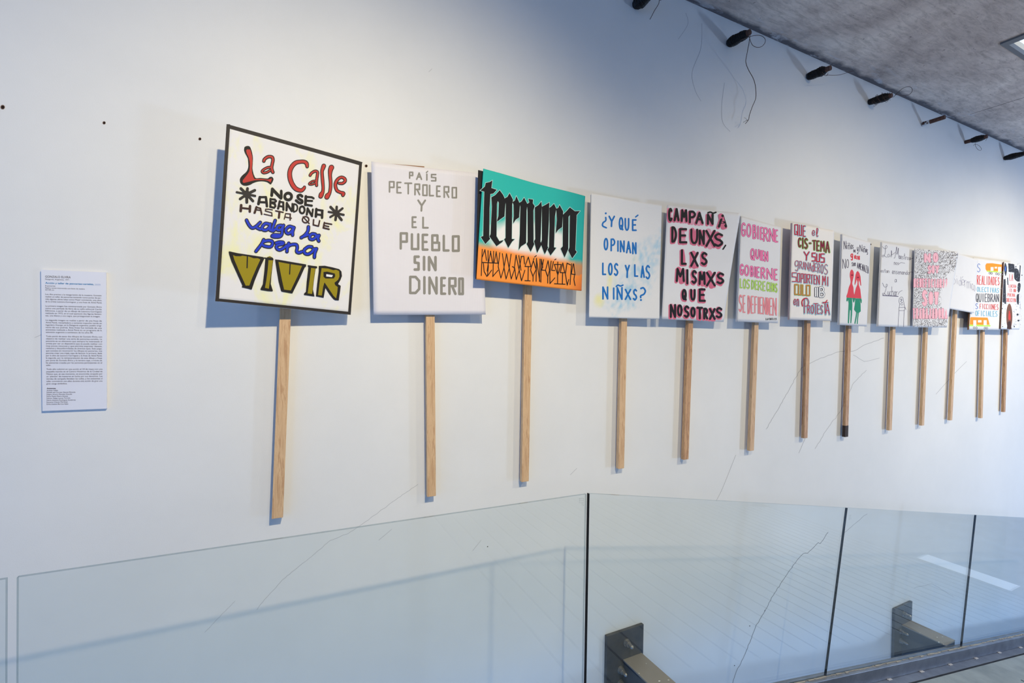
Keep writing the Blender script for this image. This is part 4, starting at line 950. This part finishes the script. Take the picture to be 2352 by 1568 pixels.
# ------------------------------------------------------------------ placard: Gobierne
k5 = (1660, 470, 5.225)
pl = Placard('narrow white placard with pink and lime green outlined letters, sixth from left',
             [(1701.8, 496), (1793.6, 521.4), (1786.9, 741.8), (1693, 738.4)], 0.060, ((1727, 1035), (1738, 745)), board=[], board_mat=M_CARDW, board_th=0.009)
GOB = [([('G', 219, 276, 214, 382), ('O', 282, 342, 227, 390), ('B', 357, 407, 240, 411), ('I', 411, 436, 254, 413), ('E', 446, 481, 267, 422), ('R', 484, 547, 274, 442), ('N', 553, 617, 284, 444), ('E', 621, 664, 299, 453),
        ('Q', 329, 385, 524, 664), ('U', 391, 441, 534, 652), ('I', 447, 464, 545, 669), ('E', 465, 494, 548, 673), ('N', 497, 546, 559, 683),
        ('G', 202, 253, 709, 847), ('O', 257, 317, 721, 857), ('B', 329, 370, 734, 864), ('I', 374, 396, 739, 869), ('E', 400, 443, 744, 879), ('R', 454, 512, 751, 887), ('N', 524, 600, 761, 896), ('E', 611, 658, 771, 909)], (246, 128, 178), (112, 58, 98), 16, 5),
       ([('L', 204, 237, 884, 1002), ('O', 240, 282, 889, 1009), ('S', 284, 327, 894, 1011), ('D', 342, 380, 902, 1016), ('E', 384, 417, 907, 1021), ('R', 421, 470, 914, 1029), ('E', 477, 512, 919, 1036), ('C', 522, 557, 924, 1041), ('H', 559, 592, 931, 1046), ('O', 594, 624, 939, 1046), ('S', 624, 657, 941, 1056)], (192, 236, 108), (90, 108, 74), 11, 4),
       ([('S', 189, 234, 1079, 1286), ('E', 239, 272, 1084, 1296), ('D', 297, 332, 1089, 1311), ('E', 337, 372, 1094, 1306), ('F', 379, 412, 1099, 1302), ('I', 417, 436, 1104, 1309), ('E', 439, 477, 1107, 1311), ('N', 479, 522, 1111, 1316), ('D', 527, 553, 1114, 1321), ('E', 556, 592, 1117, 1326), ('N', 596, 647, 1119, 1331)], (247, 150, 156), (160, 98, 122), 12, 3)]
for dat, cf, co, wd, o_ in GOB:
    pl.paint(letters(wd + o_, [(q[0], q[1] - o_ / 2, q[2] + o_ / 2, q[3] - o_ / 2, q[4] + o_ / 2) for q in dat]), ink('dark_outline', co, 0.7), 'lettering', None, k5)
    pl.paint(letters(wd - 2, dat), ink('felt_pen', cf, 0.7), 'lettering', None, k5)
pl.paint(letters(4, line('LA/CNTE/25', 512, 648, 1358, 1384, 1358, 1384)), INK_K, 'lettering', 'tiny black signature', k5)

# ------------------------------------------------------------------ placard: Que el cis-tema
pl = Placard('white placard crowded with dark red letters haloed in blue and green, seventh from left',
             [(1819.9, 511.8), (1916.1, 529), (1909.4, 736.7), (1813.1, 733.8)], 0.064, ((1851, 1006), (1858, 740)), sheet_mat=paper('warm_white_paper', (236, 232, 230)), board=[], board_mat=ink('pinkish_card', (206, 180, 176), 0.8), board_th=0.010, wood=M_WOOD2)
RD = ink('crimson_ink', (190, 24, 48), 0.6); RD2 = ink('maroon_ink', (128, 24, 54), 0.6); HB = ink('pale_blue_halo', (138, 196, 216), 0.7); HG_ = ink('green_halo', (112, 172, 78), 0.7)
def halo(dat, wd, mh, mk, ext=14, font=GLY, dx=5, dy=5):
    wd, ext = wd * 0.78, ext * 0.8
    pl.paint(letters(wd + ext, [(q[0], q[1] - ext / 2, q[2] + ext / 2, q[3] - ext / 2, q[4] + ext / 2) for q in dat], font, dx=dx * 0.5, dy=dy * 0.5), mh, 'lettering', None, k5)
    pl.paint(letters(wd, dat, font), mk, 'lettering', None, k5)
halo([('Q', 857, 905, 235, 362), ('U', 912, 951, 240, 374), ('E', 957, 996, 250, 386)], 16, HB, RD, 14, SQ)
halo([('e', 1067, 1107, 305, 372), ('l', 1112, 1147, 282, 386)], 11, HB, RD, 12)
halo([('C', 899, 943, 394, 511), ('I', 947, 970, 395, 526), ('S', 973, 1021, 400, 531), ('-', 1030, 1061, 440, 482), ('T', 1071, 1119, 424, 546), ('E', 1121, 1161, 429, 556), ('M', 1167, 1223, 434, 561), ('A', 1227, 1283, 439, 576)], 19, HG_, RD2, 14)
halo([('Y', 967, 1041, 559, 671), ('S', 1064, 1116, 574, 682), ('U', 1119, 1166, 584, 691), ('S', 1169, 1223, 584, 696)], 18, HB, RD, 12, SQ)
halo([('g', 862, 911, 668, 795), ('R', 917, 952, 676, 768), ('A', 957, 987, 684, 775), ('N', 988, 1027, 690, 782), ('A', 1030, 1064, 696, 795), ('d', 1067, 1097, 680, 805), ('E', 1100, 1131, 702, 800), ('R', 1135, 1167, 706, 815), ('O', 1174, 1207, 712, 826), ('S', 1214, 1259, 712, 838)], 9, HB, RD, 12)
halo([('S', 825, 886, 812, 926), ('O', 890, 927, 820, 932), ('P', 932, 967, 824, 937), ('O', 970, 1002, 828, 941), ('R', 1006, 1046, 832, 945), ('T', 1047, 1084, 838, 950), ('E', 1088, 1117, 842, 955), ('N', 1121, 1162, 845, 960), ('M', 1190, 1237, 852, 968), ('I', 1248, 1270, 862, 976)], 13, HB, RD, 12, SQ)
halo([('C', 857, 896, 952, 1080), ('U', 901, 941, 955, 1084), ('L', 950, 986, 958, 1088), ('O', 996, 1046, 962, 1092)], 13, HG_, ink('orange_ink', (214, 112, 62), 0.6), 12, SQ, 4, 4)
dat = [('1', 1100, 1124, 985, 1108), ('1', 1122, 1146, 985, 1112), ('B', 1150, 1228, 980, 1118)]
pl.paint(letters(26, dat), ink('navy_outline', (40, 44, 66), 0.6), 'lettering', None, k5); pl.paint(letters(15, [(q[0], q[1] + 4, q[2] - 4, q[3] + 5, q[4] - 5) for q in dat]), INK_W, 'lettering', None, k5)
halo([('e', 845, 880, 1130, 1202), ('n', 884, 914, 1128, 1216)], 11, HB, RD, 10)
dat = [('P', 972, 1032, 1120, 1305), ('R', 1012, 1048, 1205, 1302), ('O', 1051, 1093, 1202, 1308), ('T', 1085, 1140, 1182, 1316), ('E', 1128, 1162, 1200, 1310), ('S', 1166, 1200, 1204, 1312), ('T', 1192, 1262, 1168, 1302), ('A', 1226, 1282, 1184, 1320)]
halo(dat, 12, HB, RD, 16); p = Paint(); p.stroke([(955, 1215), (948, 1165), (970, 1130), (1005, 1122)], 13, True); p.stroke([(1200, 1180), (1235, 1165), (1250, 1145)], 10, True); pl.paint(p, RD, 'lettering', None, k5)

# ------------------------------------------------------------------ placard: Niños y niñas de Gaza
k6 = (1900, 510, 5.809); INK_P = ink('purple_black_ink', (58, 44, 70), 0.6)
pl = Placard('narrow white placard with two red and green figures side by side',
             [(1934.4, 537.6), (1999.5, 556.2), (1990.9, 749.3), (1927.6, 745.8)], 0.068, ((1944.5, 1003), (1952.5, 752)), wood=M_WOOD2, foot=True, board=[], board_mat=M_CARDW, board_th=0.011, curl=lambda u, v: 0.004 * math.sin(u * 3) * v)
p = letters(6.5, [('N', 217, 251, 250, 362), ('i', 252, 266, 275, 360), ('n', 274, 302, 298, 366), ('o', 306, 326, 300, 362), ('s', 327, 346, 304, 356), ('y', 388, 412, 330, 425), ('N', 424, 461, 302, 396), ('i', 464, 476, 335, 400), ('n', 478, 502, 342, 406), ('a', 506, 522, 355, 406), ('s', 522, 541, 362, 436),
    ('D', 343, 358, 366, 404), ('E', 360, 376, 368, 406), ('N', 203, 243, 490, 622), ('O', 250, 286, 495, 612), ('s', 320, 338, 535, 590), ('o', 341, 356, 540, 590), ('n', 358, 376, 540, 588)])
letters(7, line('AMENAZA', 390, 553, 535, 612, 590, 692, 0.9), paint=p); p.stroke([(274, 285), (286, 280), (300, 288)], 6, True); p.stroke([(478, 330), (490, 326), (502, 334)], 6, True)
pl.paint(p, INK_P, 'lettering', 'purple-black handwriting', k6)
pl.paint(letters(13, [('g', 305, 342, 418, 512), ('a', 354, 378, 440, 492), ('z', 381, 402, 450, 498), ('a', 404, 430, 450, 504)]), ink('bright_red_ink', (216, 48, 58), 0.6), 'lettering', 'red word', k6)
p = Paint()
p.fill([(322, 633), (303, 660), (297, 715), (307, 780), (305, 820), (285, 870), (270, 940), (257, 1005), (340, 1010), (372, 1012), (352, 945), (345, 870), (330, 820), (340, 760), (350, 710), (345, 660)], True)
p.fill([(403, 652), (385, 665), (372, 705), (360, 828), (368, 838), (380, 800), (388, 762), (400, 800), (398, 835), (378, 880), (360, 960), (350, 1012), (452, 1018), (438, 900), (420, 845), (415, 815), (420, 770), (432, 805), (440, 848), (450, 845), (440, 730), (425, 680)], False)
pl.paint(p, ink('painted_red', (218, 72, 86), 0.7), 'drawn_figure', 'red upper half of two drawn figures', k6)
p = Paint()
p.fill([(257, 1006), (253, 1050), (265, 1060), (275, 1035), (283, 1080), (278, 1200), (275, 1345), (290, 1352), (298, 1210), (302, 1168), (312, 1180), (308, 1345), (320, 1350), (330, 1230), (333, 1100), (328, 1010)]); p.fill([(330, 1010), (345, 1070), (355, 1070), (374, 1014)])
p.fill([(372, 1016), (365, 1100), (355, 1165), (385, 1205), (375, 1270), (362, 1350), (375, 1358), (388, 1290), (400, 1207), (403, 1210), (398, 1290), (393, 1355), (405, 1360), (412, 1280), (420, 1210), (445, 1190), (443, 1100), (430, 1018)]); p.fill([(430, 1017), (445, 1080), (455, 1080), (459, 1045), (452, 1019)])
pl.paint(p, ink('painted_green', (40, 142, 112), 0.7), 'drawn_figure', 'green lower half of two drawn figures', k6)
p = Paint()
for x, y in ((320, 707), (334, 707), (398, 738), (412, 738)): p.disc(x, y, 6, 9)
pl.paint(p, ink('dark_red_dots', (110, 20, 40), 0.7), 'drawn_figure', 'dark eyes of the drawn figures', k6)

# ------------------------------------------------------------------ placard: Los maestros
pl = Placard('white placard with thin looping handwriting and a drawn raised fist',
             [(2025.4, 555.7), (2101.6, 568.6), (2096.4, 751.6), (2016.3, 749.4)], 0.062, ((2045.5, 988), (2054, 755)), board=[], board_mat=M_CARDW, board_th=0.008)
INK_S = ink('violet_pen', (70, 58, 92), 0.6); p = Paint()
for q in ([(735, 325), (758, 350), (785, 355), (798, 330), (790, 310), (776, 325), (776, 400), (757, 450), (742, 465), (732, 452), (748, 438), (778, 462), (802, 466)], [(838, 462), (852, 430), (856, 378), (862, 440), (850, 468)], [(855, 440), (880, 425), (905, 405)], [(890, 482), (905, 460), (926, 330), (930, 430), (950, 345), (950, 420), (958, 485)], [(1108, 500), (1112, 470), (1110, 490), (1150, 480)],
          [(955, 560), (985, 540), (1035, 548)], [(1095, 680), (1110, 665), (1140, 668)], [(738, 812), (762, 862), (792, 862), (802, 838), (788, 830), (782, 900), (760, 955), (742, 970), (738, 950), (760, 950), (795, 980)], [(945, 965), (965, 930), (1000, 912)],
          [(945, 1395), (950, 1300), (956, 1180)], [(1020, 1395), (1022, 1280), (1026, 1180), (1033, 1165)], [(956, 1140), (1030, 1136), (1034, 1160)], [(956, 1180), (1030, 1180)], [(956, 1140), (956, 1180)], [(960, 1140), (966, 1090), (956, 1060), (966, 1012), (1002, 1000), (1020, 1060), (1026, 1100), (1050, 1168)], [(972, 1030), (1000, 1038), (976, 1058), (1004, 1072), (978, 1090), (996, 1108), (1012, 1090)], [(985, 1015), (990, 1050)]):
    p.stroke(q, 4.4, True)
letters(4, [('o', 804, 832, 425, 468)] + line('aestros', 955, 1108, 445, 490, 470, 508, 0.9, 't', '', 1.0) + line('nos', 888, 956, 530, 570, 540, 572) + line('estan', 710, 830, 640, 670, 645, 678, 0.9, 't', '', 0.6) + line('ensenando', 862, 1098, 645, 690, 670, 705, 0.9, 'd', '', 0.6) + [('a', 898, 928, 760, 802)] + line('uchar', 802, 945, 920, 978, 925, 985, 0.9, 'h', '', 1.1), paint=p)
p.stroke([(740, 978), (945, 990)], 9)
pl.paint(p, INK_S, 'lettering', 'violet handwriting and drawn fist', k6)

# ------------------------------------------------------------------ placard: No soy beneficiaria
k7 = (2080, 540, 6.533)
pl = Placard('placard covered in grey scribble with puffy pink letters, fourth from the right',
             [(2101.5, 569.9), (2197, 578.4), (2174.7, 752), (2096.5, 751.3)], 0.088, ((2120, 977), (2129, 755)), board=[(2102.5, 572), (2186, 580), (2167, 749), (2097.2, 748.5)], board_mat=M_CARDW, grid=(24, 30), curl=lambda u, v: 0.014 * u ** 3 * v)
random.seed(11); p = Paint(); p2 = Paint()
def inq(x, y):
    xl = 140 - 32 * (y - 195) / 1185; xr = 765 - 147 * (y - 250) / 1135; yt = 195 + 55 * (x - 140) / 625
    return xl + 6 < x < xr - 8 and yt + 8 < y < 1372
for i in range(5200):
    x, y = random.uniform(110, 765), random.uniform(195, 1378)
    if not inq(x, y): continue
    dark = mn.noise(Vector((x / 120, y / 120, 3))) + (0.45 if (780 < y < 830 or 590 < y < 650 or y > 1260) else 0)
    dl = random.uniform(8, 18); aa = 0.9 + mn.noise(Vector((x / 150, y / 150, 9))) * 1.6
    (p if random.random() < 0.45 + dark * 0.3 else p2).stroke([(x - dl * math.cos(aa) / 2, y + dl * math.sin(aa) / 2), (x + dl * math.cos(aa) / 2, y - dl * math.sin(aa) / 2)], random.uniform(2.5, 5), cap=False)
pl.paint(p2, ink('grey_pencil_scribble', (134, 130, 134), 0.8), 'scribble', 'grey scribbled dashes', k7); pl.paint(p, ink('dark_pen_scribble', (62, 52, 58), 0.8), 'scribble', 'dark scribbled dashes', k7)
NS = [(40, [('N', 275, 378, 270, 412), ('O', 405, 486, 260, 410)]), (28, [('S', 326, 388, 450, 582), ('O', 388, 434, 448, 576), ('Y', 438, 500, 452, 572)]), (24, line('BENEFICIARIA', 116, 628, 645, 785, 655, 792, 0.92)), (44, [('S', 242, 330, 820, 1066), ('O', 342, 414, 846, 1042), ('Y', 424, 496, 846, 1046)]), (26, line('TRABAJADORA', 100, 628, 1092, 1258, 1095, 1255, 0.9))]
po, pi = Paint(), Paint()
for wd, dat in NS: letters(wd, dat, paint=po); letters(wd - 9, [(q[0], q[1] + 4.5, q[2] - 4.5, q[3] + 4.5, q[4] - 4.5) for q in dat], paint=pi)
pl.paint(po, ink('rose_outline', (192, 98, 126), 0.7), 'lettering', 'rose outline of the pink letters', k7); pl.paint(pi, ink('pale_pink_filling', (244, 186, 198), 0.7), 'lettering', 'pale pink letters', k7)

# ------------------------------------------------------------------ placard: epidérmico
pl = Placard('almost blank white placard with one faint slanting grey word, third from the right',
             [(2180, 575), (2245.5, 596), (2237, 719), (2170, 707)], 0.076, ((2185, 965), (2197, 717)), board=[(2185, 580), (2243, 598), (2235, 716), (2173, 705)], board_mat=M_CARDW)
p = letters(5, [('p', 694, 753, 640, 800), ('i', 758, 785, 606, 735), ('d', 794, 840, 620, 758), ('e', 840, 884, 660, 752), ('r', 884, 916, 672, 772), ('m', 918, 969, 690, 798), ('i', 969, 990, 685, 806), ('c', 990, 1017, 725, 825), ('o', 1017, 1043, 745, 842)], lean=-0.08); p.stroke([(846, 640), (860, 618)], 5)
pl.paint(p, ink('faint_grey_pencil', (158, 156, 176), 0.8), 'lettering', 'faint grey word', k7)

# ------------------------------------------------------------------ placard: realidades colectivas
pl = Placard('white placard with two orange buses and coloured words, second from the right',
             [(2236, 592), (2305.3, 600.5), (2298.1, 757.8), (2225.6, 757)], 0.062, ((2255, 960), (2260, 760)), board=[], board_mat=ink('brown_card_edge', (120, 84, 60), 0.8), board_th=0.010)
ORG = ink('orange_poster_paint', (244, 150, 38), 0.7); LIME = ink('lime_crayon', (184, 230, 96), 0.8); RDC = ink('red_crayon', (226, 66, 66), 0.8); CYA = ink('cyan_crayon', (92, 184, 222), 0.8); BLC = ink('blue_crayon', (66, 112, 200), 0.8); CHR = ink('charcoal_crayon', (100, 102, 112), 0.8)
p = Paint(); p.fill([(1198, 450), (1215, 422), (1300, 420), (1452, 442), (1455, 548), (1225, 545), (1200, 510)]); p.fill([(968, 1238), (985, 1228), (1230, 1236), (1248, 1290), (1260, 1342), (962, 1345)]); pl.paint(p, ORG, 'drawn_bus', 'orange drawn buses', k7)
p = Paint(); p.stroke([(1228, 540), (1440, 552)], 18); p.stroke([(966, 1352), (1262, 1358)], 24); pl.paint(p, LIME, 'drawn_bus', 'lime stripe below the buses', k7)
p = Paint()
for x0, y0, x1, y1 in ((1275, 478, 1318, 535), (1335, 474, 1372, 500), (1386, 476, 1436, 550), (1015, 1275, 1060, 1362), (1085, 1274, 1138, 1308), (1170, 1275, 1216, 1350)): p.fill([(x0, y0), (x1, y0), (x1, y1), (x0, y1)])
pl.paint(p, INK_W, 'drawn_bus', 'white windows of the drawn buses', k7)
p = Paint()
for x, y in ((1262, 568), (1290, 572), (1362, 578), (1394, 584), (1026, 1388), (1062, 1390), (1190, 1392), (1220, 1394)): p.stroke([(x + 12 * math.cos(q * 1.0472), y + 15 * math.sin(q * 1.0472)) for q in range(6)], 5, True, True)
pl.paint(p, ink('dark_pen', (60, 50, 60), 0.7), 'drawn_bus', 'dark wheels of the drawn buses', k7)
pl.paint(letters(7, [('S', 1072, 1122, 424, 555), ('S', 1046, 1086, 1020, 1108)]), BLC, 'lettering', None, k7)
pl.paint(letters(7.5, line('REALIDADES', 1066, 1412, 598, 742, 632, 752)) , RDC, 'lettering', 'red words', k7); pl.paint(letters(6, line('FICCIONES', 1108, 1394, 1028, 1102, 1036, 1122)), RDC, 'lettering', 'red words', k7)
pl.paint(letters(6, line('OLECTIVAS', 1066, 1404, 772, 846, 792, 868) + line('OFICIALES', 1042, 1380, 1130, 1208, 1136, 1224)), CYA, 'lettering', 'light blue words', k7)
pl.paint(letters(10, line('QUIEBRAN', 1050, 1404, 872, 1002, 882, 1002, 0.9)), CHR, 'lettering', 'charcoal word', k7)

# ------------------------------------------------------------------ placard: la lucha
pl = Placard('busy collage placard with a brown oval and black blots, rightmost on the wall',
             [(2306.2, 601.2), (2348.8, 607.4), (2341, 756.7), (2298.9, 755.9)], 0.076, ((2307.5, 946), (2313, 758)), sheet_mat=paper('bluish_white_paper', (226, 230, 240)), board=[], board_mat=ink('brown_edge', (128, 88, 70), 0.8), wood=M_WOOD2)
BLK = ink('black_blots', (54, 56, 64), 0.7); p = Paint()
p.fill([(1496, 415), (1521, 500), (1502, 612), (1476, 500)], True); p.fill([(1540, 420), (1630, 436), (1642, 560), (1545, 550)]); p.fill([(1640, 500), (1695, 530), (1700, 690), (1640, 665), (1628, 600)], True)
p.fill([(1470, 660), (1500, 655), (1502, 780), (1508, 1035), (1455, 1000)]); p.fill([(1690, 720), (1725, 735), (1715, 830), (1690, 860), (1680, 790)], True); p.fill([(1670, 900), (1700, 890), (1695, 1040), (1668, 1000)], True); p.stroke([(1530, 640), (1535, 740)], 14); p.stroke([(1720, 460), (1712, 600), (1705, 690)], 16)
for x, y, r in ((1680, 1190, 16), (1692, 1280, 14), (1630, 1370, 10), (1455, 1370, 8), (1700, 640, 14), (1450, 1100, 7), (1745, 600, 8), (1690, 980, 12), (1655, 470, 9)): p.disc(x, y, r)
pl.paint(p, BLK, 'collage_drawing', 'black blots', k7)
p = Paint(); p.disc(1556, 1220, 46, 195, 24); pl.paint(p, ink('brown_oval', (132, 92, 78), 0.8), 'collage_drawing', 'brown oval', k7)
p = Paint()
for q in range(-3, 4): p.stroke([(1556 + q * 11, 1220 - 170 * math.sqrt(1 - (q / 4.2) ** 2)), (1556 + q * 11, 1220 + 170 * math.sqrt(1 - (q / 4.2) ** 2))], 2.5)
p.fill([(1530, 1300), (1575, 1290), (1590, 1410), (1520, 1405)]); pl.paint(p, ink('dark_brown_lines', (70, 48, 46), 0.8), 'collage_drawing', 'dark lines in the oval', k7)
p = Paint(); p.disc(1556, 1150, 10, 16); p.fill([(1546, 1170), (1568, 1170), (1574, 1262), (1542, 1262)], True); pl.paint(p, ink('red_figure', (206, 70, 66), 0.8), 'collage_drawing', 'small red figure in the oval', k7)
p = Paint(); p.disc(1497, 505, 9, 40); pl.paint(p, ink('blue_eye', (60, 110, 210), 0.6), 'collage_drawing', 'blue spot', k7)
random.seed(5); p = Paint()
for i in range(260):
    x, y = random.uniform(1440, 1735), random.uniform(420, 1390)
    if 1515 < x < 1650 and 570 < y < 1010 or abs(x - 1556) < 52 and y > 1010: continue
    p.stroke([(x, y), (x + random.uniform(-8, 8), y + random.uniform(-14, 14))], random.uniform(3, 8), cap=False)
pl.paint(p, ink('grey_blue_flecks', (138, 142, 160), 0.8), 'collage_drawing', 'grey flecks of the collage', k7)
pl.paint(letters(5.5, line('LA', 1555, 1615, 578, 680, 584, 690) + line('LUCHA', 1545, 1660, 735, 785, 740, 790) + line('ES UN', 1560, 1655, 800, 850, 806, 856) + line('POEMA', 1528, 1645, 868, 920, 874, 926) + line('COLECTIVO', 1508, 1655, 940, 1000, 946, 1006)), ink('light_red_ink', (230, 104, 96), 0.7), 'lettering', 'red words', k7)


# ------------------------------------------------------------------ printed wall text
PO = 0.010
org = on_y(97, 944, -PO); org = Vector((org.x, 0, org.z))
pt = thing('text_panel', 'small printed white text panel on the wall left of the placards', 'text panel', org)
q = [on_y(x, y, -PO) for x, y in ((97.2, 943.6), (244.6, 938.2), (243, 625.2), (94, 619))]
mb = MB(); mb.hexa([q[0], q[1], q[1] + Vector((0, PO - 0.001, 0)), q[0] + Vector((0, PO - 0.001, 0)), q[3], q[2], q[2] + Vector((0, PO - 0.001, 0)), q[3] + Vector((0, PO - 0.001, 0))])
pbo = mb.obj('panel_board', [ink('cool_white_panel', (226, 228, 240), 0.5)], pt, org)
k8 = (70, 600, 4.355)
fc = bpy.data.curves.new('text_shape', 'FONT'); fo = bpy.data.objects.new('text_shape', fc); C.objects.link(fo)
acc = {}
def text_line(s, xl, xr, y, cap, key, bold=0.0):
    """lay one line of type with its left and right ends at crop pixels"""
    fc.body = s; fc.size = 1.0; fc.offset = bold; bpy.context.view_layer.update()
    dg = bpy.context.evaluated_depsgraph_get(); me = bpy.data.meshes.new_from_object(fo.evaluated_get(dg))
    if not me.vertices: return
    xs = [v.co.x for v in me.vertices]; x0, x1 = min(xs), max(xs)
    tilt = lambda yy: 14 - 15 * (yy - 330) / 750
    vs, fs = acc.setdefault(key, ([], [])); b = len(vs)
    for v in me.vertices:
        u = (v.co.x - x0) / (x1 - x0); px = xl + (xr - xl) * u; py = y + tilt(y) * (px - 148) / 565 - v.co.y * cap / 0.73
        vs.append(on_y(k8[0] + px / k8[2], k8[1] + py / k8[2], -PO - 0.0004))
    fs += [tuple(b + i for i in f.vertices) for f in me.polygons]
    bpy.data.meshes.remove(me)
text_line('GONZALO ELVIRA', 148, 402, 162, 22, 'heading'); text_line('Patagonia, Argentina, 1971', 148, 385, 184, 13, 'text')
text_line('Acción y taller de pancartas-carteles,', 148, 634, 223, 17, 'title', 0.02); text_line('2025', 643, 700, 225, 15, 'year')
for s, y, xr in (('8 pancartas', 250, 248), ('Papel y cartón intervenido con listón de madera', 271, 543), ('65×50 cm', 290, 236)): text_line(s, 148, xr, y, 13, 'text')
def para(y, step, rows, x0, x1, last):
    for i, s in enumerate(rows): text_line(s, x0, last if i == len(rows) - 1 else x1, y + i * step, 15, 'text')
para(335, 24.5, ['Los días previos a la inauguración de la muestra, Gonzalo', 'realizó un taller de pancartas tomando como punto de par-', 'tida algunas obras tales como Mujer conciencia, una obra', 'de la artista Leonora Carrington, y una frase de Aimé Painé.'], 149, 710, 715)
para(452, 24.3, ['La primera imagen fue reinterpretada por Gonzalo Elvira', 'como una portada de libro de su sello editorial Cerilia', 'Ediciones, a partir de un dibujo de Leonora Carrington', 'realizado en 1972, en el cual aparecen dos figuras femeni-', 'nas, una blanca y una negra, que protagonizan la imagen.'], 150, 712, 698)
para(594, 24.2, ['La segunda imagen se realiza a partir de una frase de', 'Aimé Painé, recopiladora y cantante mapuche nacida en', 'Ingeniero Huergo, en la Patagonia argentina, pueblo origi-', 'nario de sus padres. Esta frase fue tomada de una', 'entrevista realizada a Aimé Painé en un programa de la', 'televisión argentina a comienzos de los años 80.'], 152, 713, 626)
para(756, 24.1, ['Todo partió de estos dos dibujos de Gonzalo Elvira, con', 'objetivo de realizar una serie de pancartas-carteles. La', 'pancarta es un elemento que siempre ha interesado al', 'artista por ser un dispositivo que se puede realizar con', 'muy pocos recursos y que permite expresar deseos,', 'reclamos y disconformidades de diversos tipos. Este juego,', 'que consiste en reconvertir los dibujos en pancartas, nos', 'permite crear una triple capa de lectura: la primera, dada', 'por la obra de Leonora Carrington y la frase de Aimé Painé;', 'la segunda, por la reinterpretación de este dibujo y frase', 'por parte de Gonzalo Elvira; y la tercera capa, a través de', 'las pancartas creadas por las personas participantes en el', 'taller.'], 155, 716, 206)
para(1085, 24.2, ['Todo ello culminó en una acción el 24 de mayo con una', 'pequeña marcha en el Centro Histórico de la Ciudad de', 'México que, en ese momento, se encontraba ocupado por', 'un ‘plantón’ de maestros en lucha por sus derechos. Las', 'tiendas de campaña llenaban las calles, y los asistentes al', 'taller convivieron con ellos durante esta acción de gran una', 'gran carga simbólica.'], 159, 720, 367)
text_line('Asistentes', 162, 253, 1277, 14, 'names', 0.02)
for i, (s, xr) in enumerate((('Audrey Vallée', 275), ('Natalia del Carmen García Miranda', 449), ('Magno Arturo Morales Huautle', 415), ('Diana Paula Otero Acosta', 374), ('Héctor Felipe Lemus Tarindo', 398), ('Marco Antonio Rodríguez Gutiérrez', 452), ('Karyme Chávez Martínez', 372), ('Erika Lizette Barrios Salas', 378))):
    text_line(s, 162, xr, 1297 + i * 19.6, 13, 'text')
bpy.data.objects.remove(fo)
for key, (rgb, lab, nm) in {'heading': ((44, 40, 66), 'dark heading', 'heading'), 'names': ((44, 40, 66), 'bold word above the list of names', 'subheading'), 'text': ((52, 48, 76), 'dark small print', 'small_print'), 'title': ((24, 132, 190), 'bright blue title line', 'title_line'), 'year': ((150, 176, 214), 'pale blue year', 'title_line')}.items():
    o = mesh_obj(nm, acc[key][0], acc[key][1], ink('print_' + key, rgb, 0.6), pbo, org); o['label'] = lab
